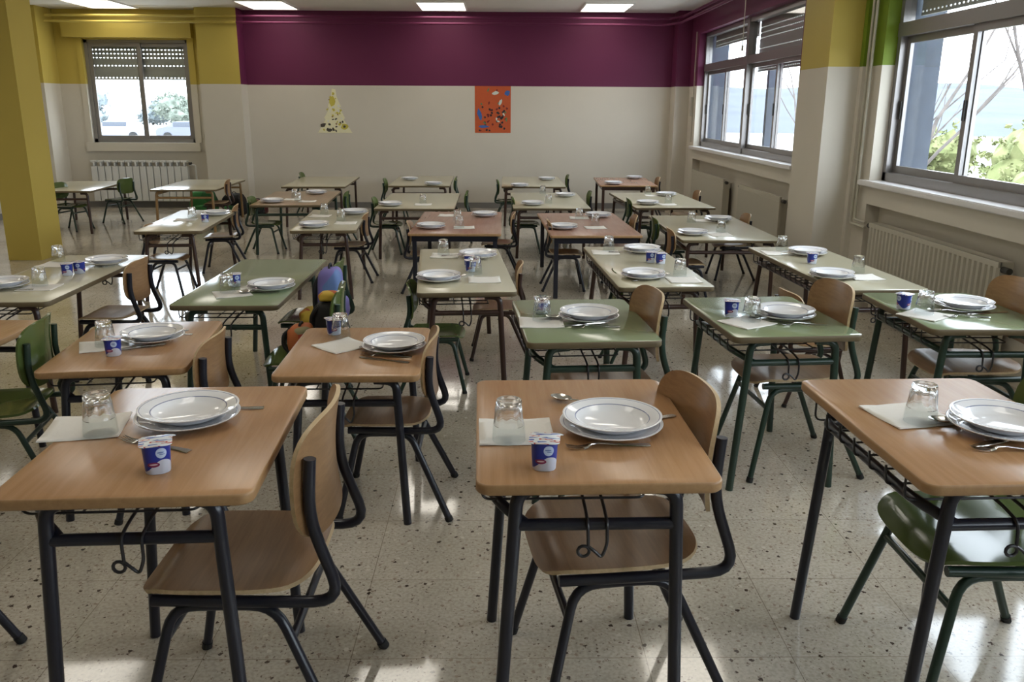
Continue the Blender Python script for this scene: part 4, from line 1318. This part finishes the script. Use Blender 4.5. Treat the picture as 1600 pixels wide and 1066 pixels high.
M['bark'] = gmat('grey bark', [(.08, .07, .065), (.14, .12, .11)], 6)
leaf = [gmat('hazy olive leaves', [(.12, .145, .12), (.22, .25, .21)], 1.5), gmat('yellow green leaves', [(.11, .13, .045), (.21, .22, .10)], 3), gmat('grey blue leaves', [(.12, .15, .165), (.22, .25, .26)], 1.5)]  # distance haze is put into the olive and grey blue leaf colours
place_w = ('leftmost', 'second', 'third', 'fourth', 'rightmost')
for i in range(5):
    foliage('tree', 'hazy tree beyond the parking lot through alcove window, %s from the left' % place_w[i], 'tree', (-58 + i * 4.9, 118 + (3, -3, 5, 0)[i % 4], GP), (2.7, 3.1, 2.5, 3.0)[i % 4], leaf[(0, 2, 2)[i % 3]], 60 + i, .62, 'trees beyond the parking lot')
def car(label, x, y, rz, body):
    r = empty('car', (x, y, GP), rz); tag(r, label, 'car', 'parked cars')
    side = [(-2.1, .35), (-2.15, .75), (-1.95, .95), (-1.35, 1.05), (-.75, 1.42), (.7, 1.45), (1.35, 1.02), (2.0, .85), (2.12, .6), (2.1, .35)]
    bm = bmesh.new()
    a = [bm.verts.new((px, -.85 + (.12 if pz > 1.1 else 0), pz)) for px, pz in side]; b = [bm.verts.new((px, .85 - (.12 if pz > 1.1 else 0), pz)) for px, pz in side]
    bm.faces.new(a); bm.faces.new(b)
    for k in range(len(side)): bm.faces.new((a[k], a[(k + 1) % len(side)], b[(k + 1) % len(side)], b[k]))
    part('car_body', bm, body, r, smooth=False)
    bm = bmesh.new(); box(bm, -.85, .85, -.88, .88, 1.06, 1.36); part('side_window', bm, M['carglass'], r, smooth=False)
    for px in (-1.3, 1.3):
        for s in (-1, 1):
            bm = bmesh.new(); tube(bm, [(px, s * .72, .33), (px, s * .9, .33)], .33, 0, 16); part('wheel', bm, M['rubber'], r)
M['carglass'] = plain('dark car glass', (.05, .06, .08), .08)
car('silver car parked behind the left pane of alcove window', -28.9, 67, .08, plain('silver car paint', (.28, .31, .38), .3, .3))
car('dark grey car parked behind the right pane of alcove window', -23.3, 66, .12, plain('grey car paint', (.12, .13, .17), .3, .3))
# hills to the right
bm = bmesh.new()
nA, nR = 90, 10
grid = []
for i in range(nA + 1):
    az = math.radians(2 + 88 * i / nA)
    row = []
    for j in range(nR + 1):
        d = 120 + 520 * j / nR
        ridge = 15.5 + 4 * math.sin(az * 4.0 + 1.2) + 1.5 * math.sin(az * 17) + .8 * math.sin(az * 41)
        t = j / nR
        z = GZ + (ridge * 640 / 640 + 1.6) * (t ** 1.2) + 1.2 * math.sin(az * 23 + j) * t
        row.append(bm.verts.new((math.sin(az) * d, math.cos(az) * d, z)))
    grid.append(row)
for a, b in zip(grid, grid[1:]):
    for j in range(nR): bm.faces.new((a[j], b[j], b[j + 1], a[j + 1]))
hill = struct('hills', bm, gmat('hazy blue wooded hills', [(.036, .048, .074), (.060, .076, .105)], .03), True)
for i, (x, y, r_) in enumerate(((8.5, 14.5, 1.0), (10.5, 15.5, 1.2), (9.0, 11.5, 1.0), (12.5, 20, 1.5), (12, 25, 1.5), (14, 30, 1.7), (15.5, 23, 1.6))):
    foliage('bush', 'yellow green bush outside the right windows, %s nearest' % ('third', 'fourth', 'second', 'fifth', 'sixth', 'seventh', 'eighth')[i], 'bush', (x, y, GZ), r_, leaf[1], 80 + i, .8, 'bushes outside the right windows')
def bare_tree(label, base, lean, seed, h=5.5):
    rr = random.Random(seed)
    r = empty('bare_tree', base); tag(r, label, 'tree', 'bare trees outside the right windows')
    bm = bmesh.new()
    def grow(p, d, L_, rad, depth):
        pts = [p]
        for k in range(4):
            d = (d + Vector((rr.uniform(-.12, .12), rr.uniform(-.12, .12), .04))).normalized()
            pts.append(pts[-1] + d * L_ / 4)
        tube(bm, pts, [rad * (1 - .11 * k) for k in range(5)], 0, 6)
        if depth:
            for q_ in range(3 if depth > 1 else 2):
                k = rr.choice((2, 3, 4))
                nd = (d + Vector((rr.uniform(-.7, .7), rr.uniform(-.7, .7), rr.uniform(0, .5)))).normalized()
                grow(pts[k], nd, L_ * rr.uniform(.5, .75), rad * .55, depth - 1)
    grow(Vector((0, 0, 0)), Vector((lean, .0, 1)).normalized(), h * .6, .045, 3)
    part('branches', bm, M['bark'], r)
bare_tree('bare leaning tree seen through the nearer right window, left pane', (4.5, 11.2, GZ), .44, 5)
bare_tree('bare tree seen through the nearer right window, right pane', (6.6, 10.2, GZ), -.10, 11)
bare_tree('bare tree seen through the far right window', (6.4, 19.5, GZ), .15, 17)

# ------------------------------------------------------------------ light and camera
w = bpy.data.worlds.new('overcast sky'); sc.world = w; w.use_nodes = True
bg = w.node_tree.nodes['Background']
bg.inputs['Color'].default_value = (.86, .93, 1.0, 1); bg.inputs['Strength'].default_value = SKY = 6.5
def portal(name, loc, rot, sx, sy):
    l = bpy.data.lights.new(name, 'AREA'); l.shape = 'RECTANGLE'; l.size = sx; l.size_y = sy
    l.cycles.is_portal = True
    o = bpy.data.objects.new(name, l); link(o); o.location = loc; o.rotation_euler = rot
for a, b in WIN:
    portal('window_daylight', (XR + .33, (a + b) / 2, (SILL + HEAD) / 2), (0, PI / 2, 0), HEAD - SILL, b - a)
portal('window_daylight', ((BX0 + BX1) / 2, YB + .28, (BZ0 + BZ1) / 2), (-PI / 2, 0, 0), BX1 - BX0, BZ1 - BZ0)

cd = bpy.data.cameras.new('camera'); cam = bpy.data.objects.new('camera', cd); link(cam)
f, R_, U_, F_ = CAM
cd.sensor_width = 36; cd.lens = f / 1600 * 36; cd.clip_start = .05; cd.clip_end = 2000
mw = Matrix(((R_[0], U_[0], -F_[0], 0), (R_[1], U_[1], -F_[1], 0), (R_[2], U_[2], -F_[2], CAM_H), (0, 0, 0, 1)))
cam.matrix_world = mw
sc.camera = cam
sc.view_settings.view_transform = 'Standard'; sc.view_settings.look = 'None'
sc.view_settings.exposure = 0.62; sc.view_settings.gamma = 1.0
sc.view_settings.use_curve_mapping = False
sc.cycles.use_denoising = True
sc.cycles.max_bounces = 8; sc.cycles.diffuse_bounces = 4; sc.cycles.glossy_bounces = 4; sc.cycles.transmission_bounces = 8; sc.cycles.transparent_max_bounces = 12
sc.cycles.caustics_reflective = False; sc.cycles.caustics_refractive = False
sc.cycles.sample_clamp_indirect = 6
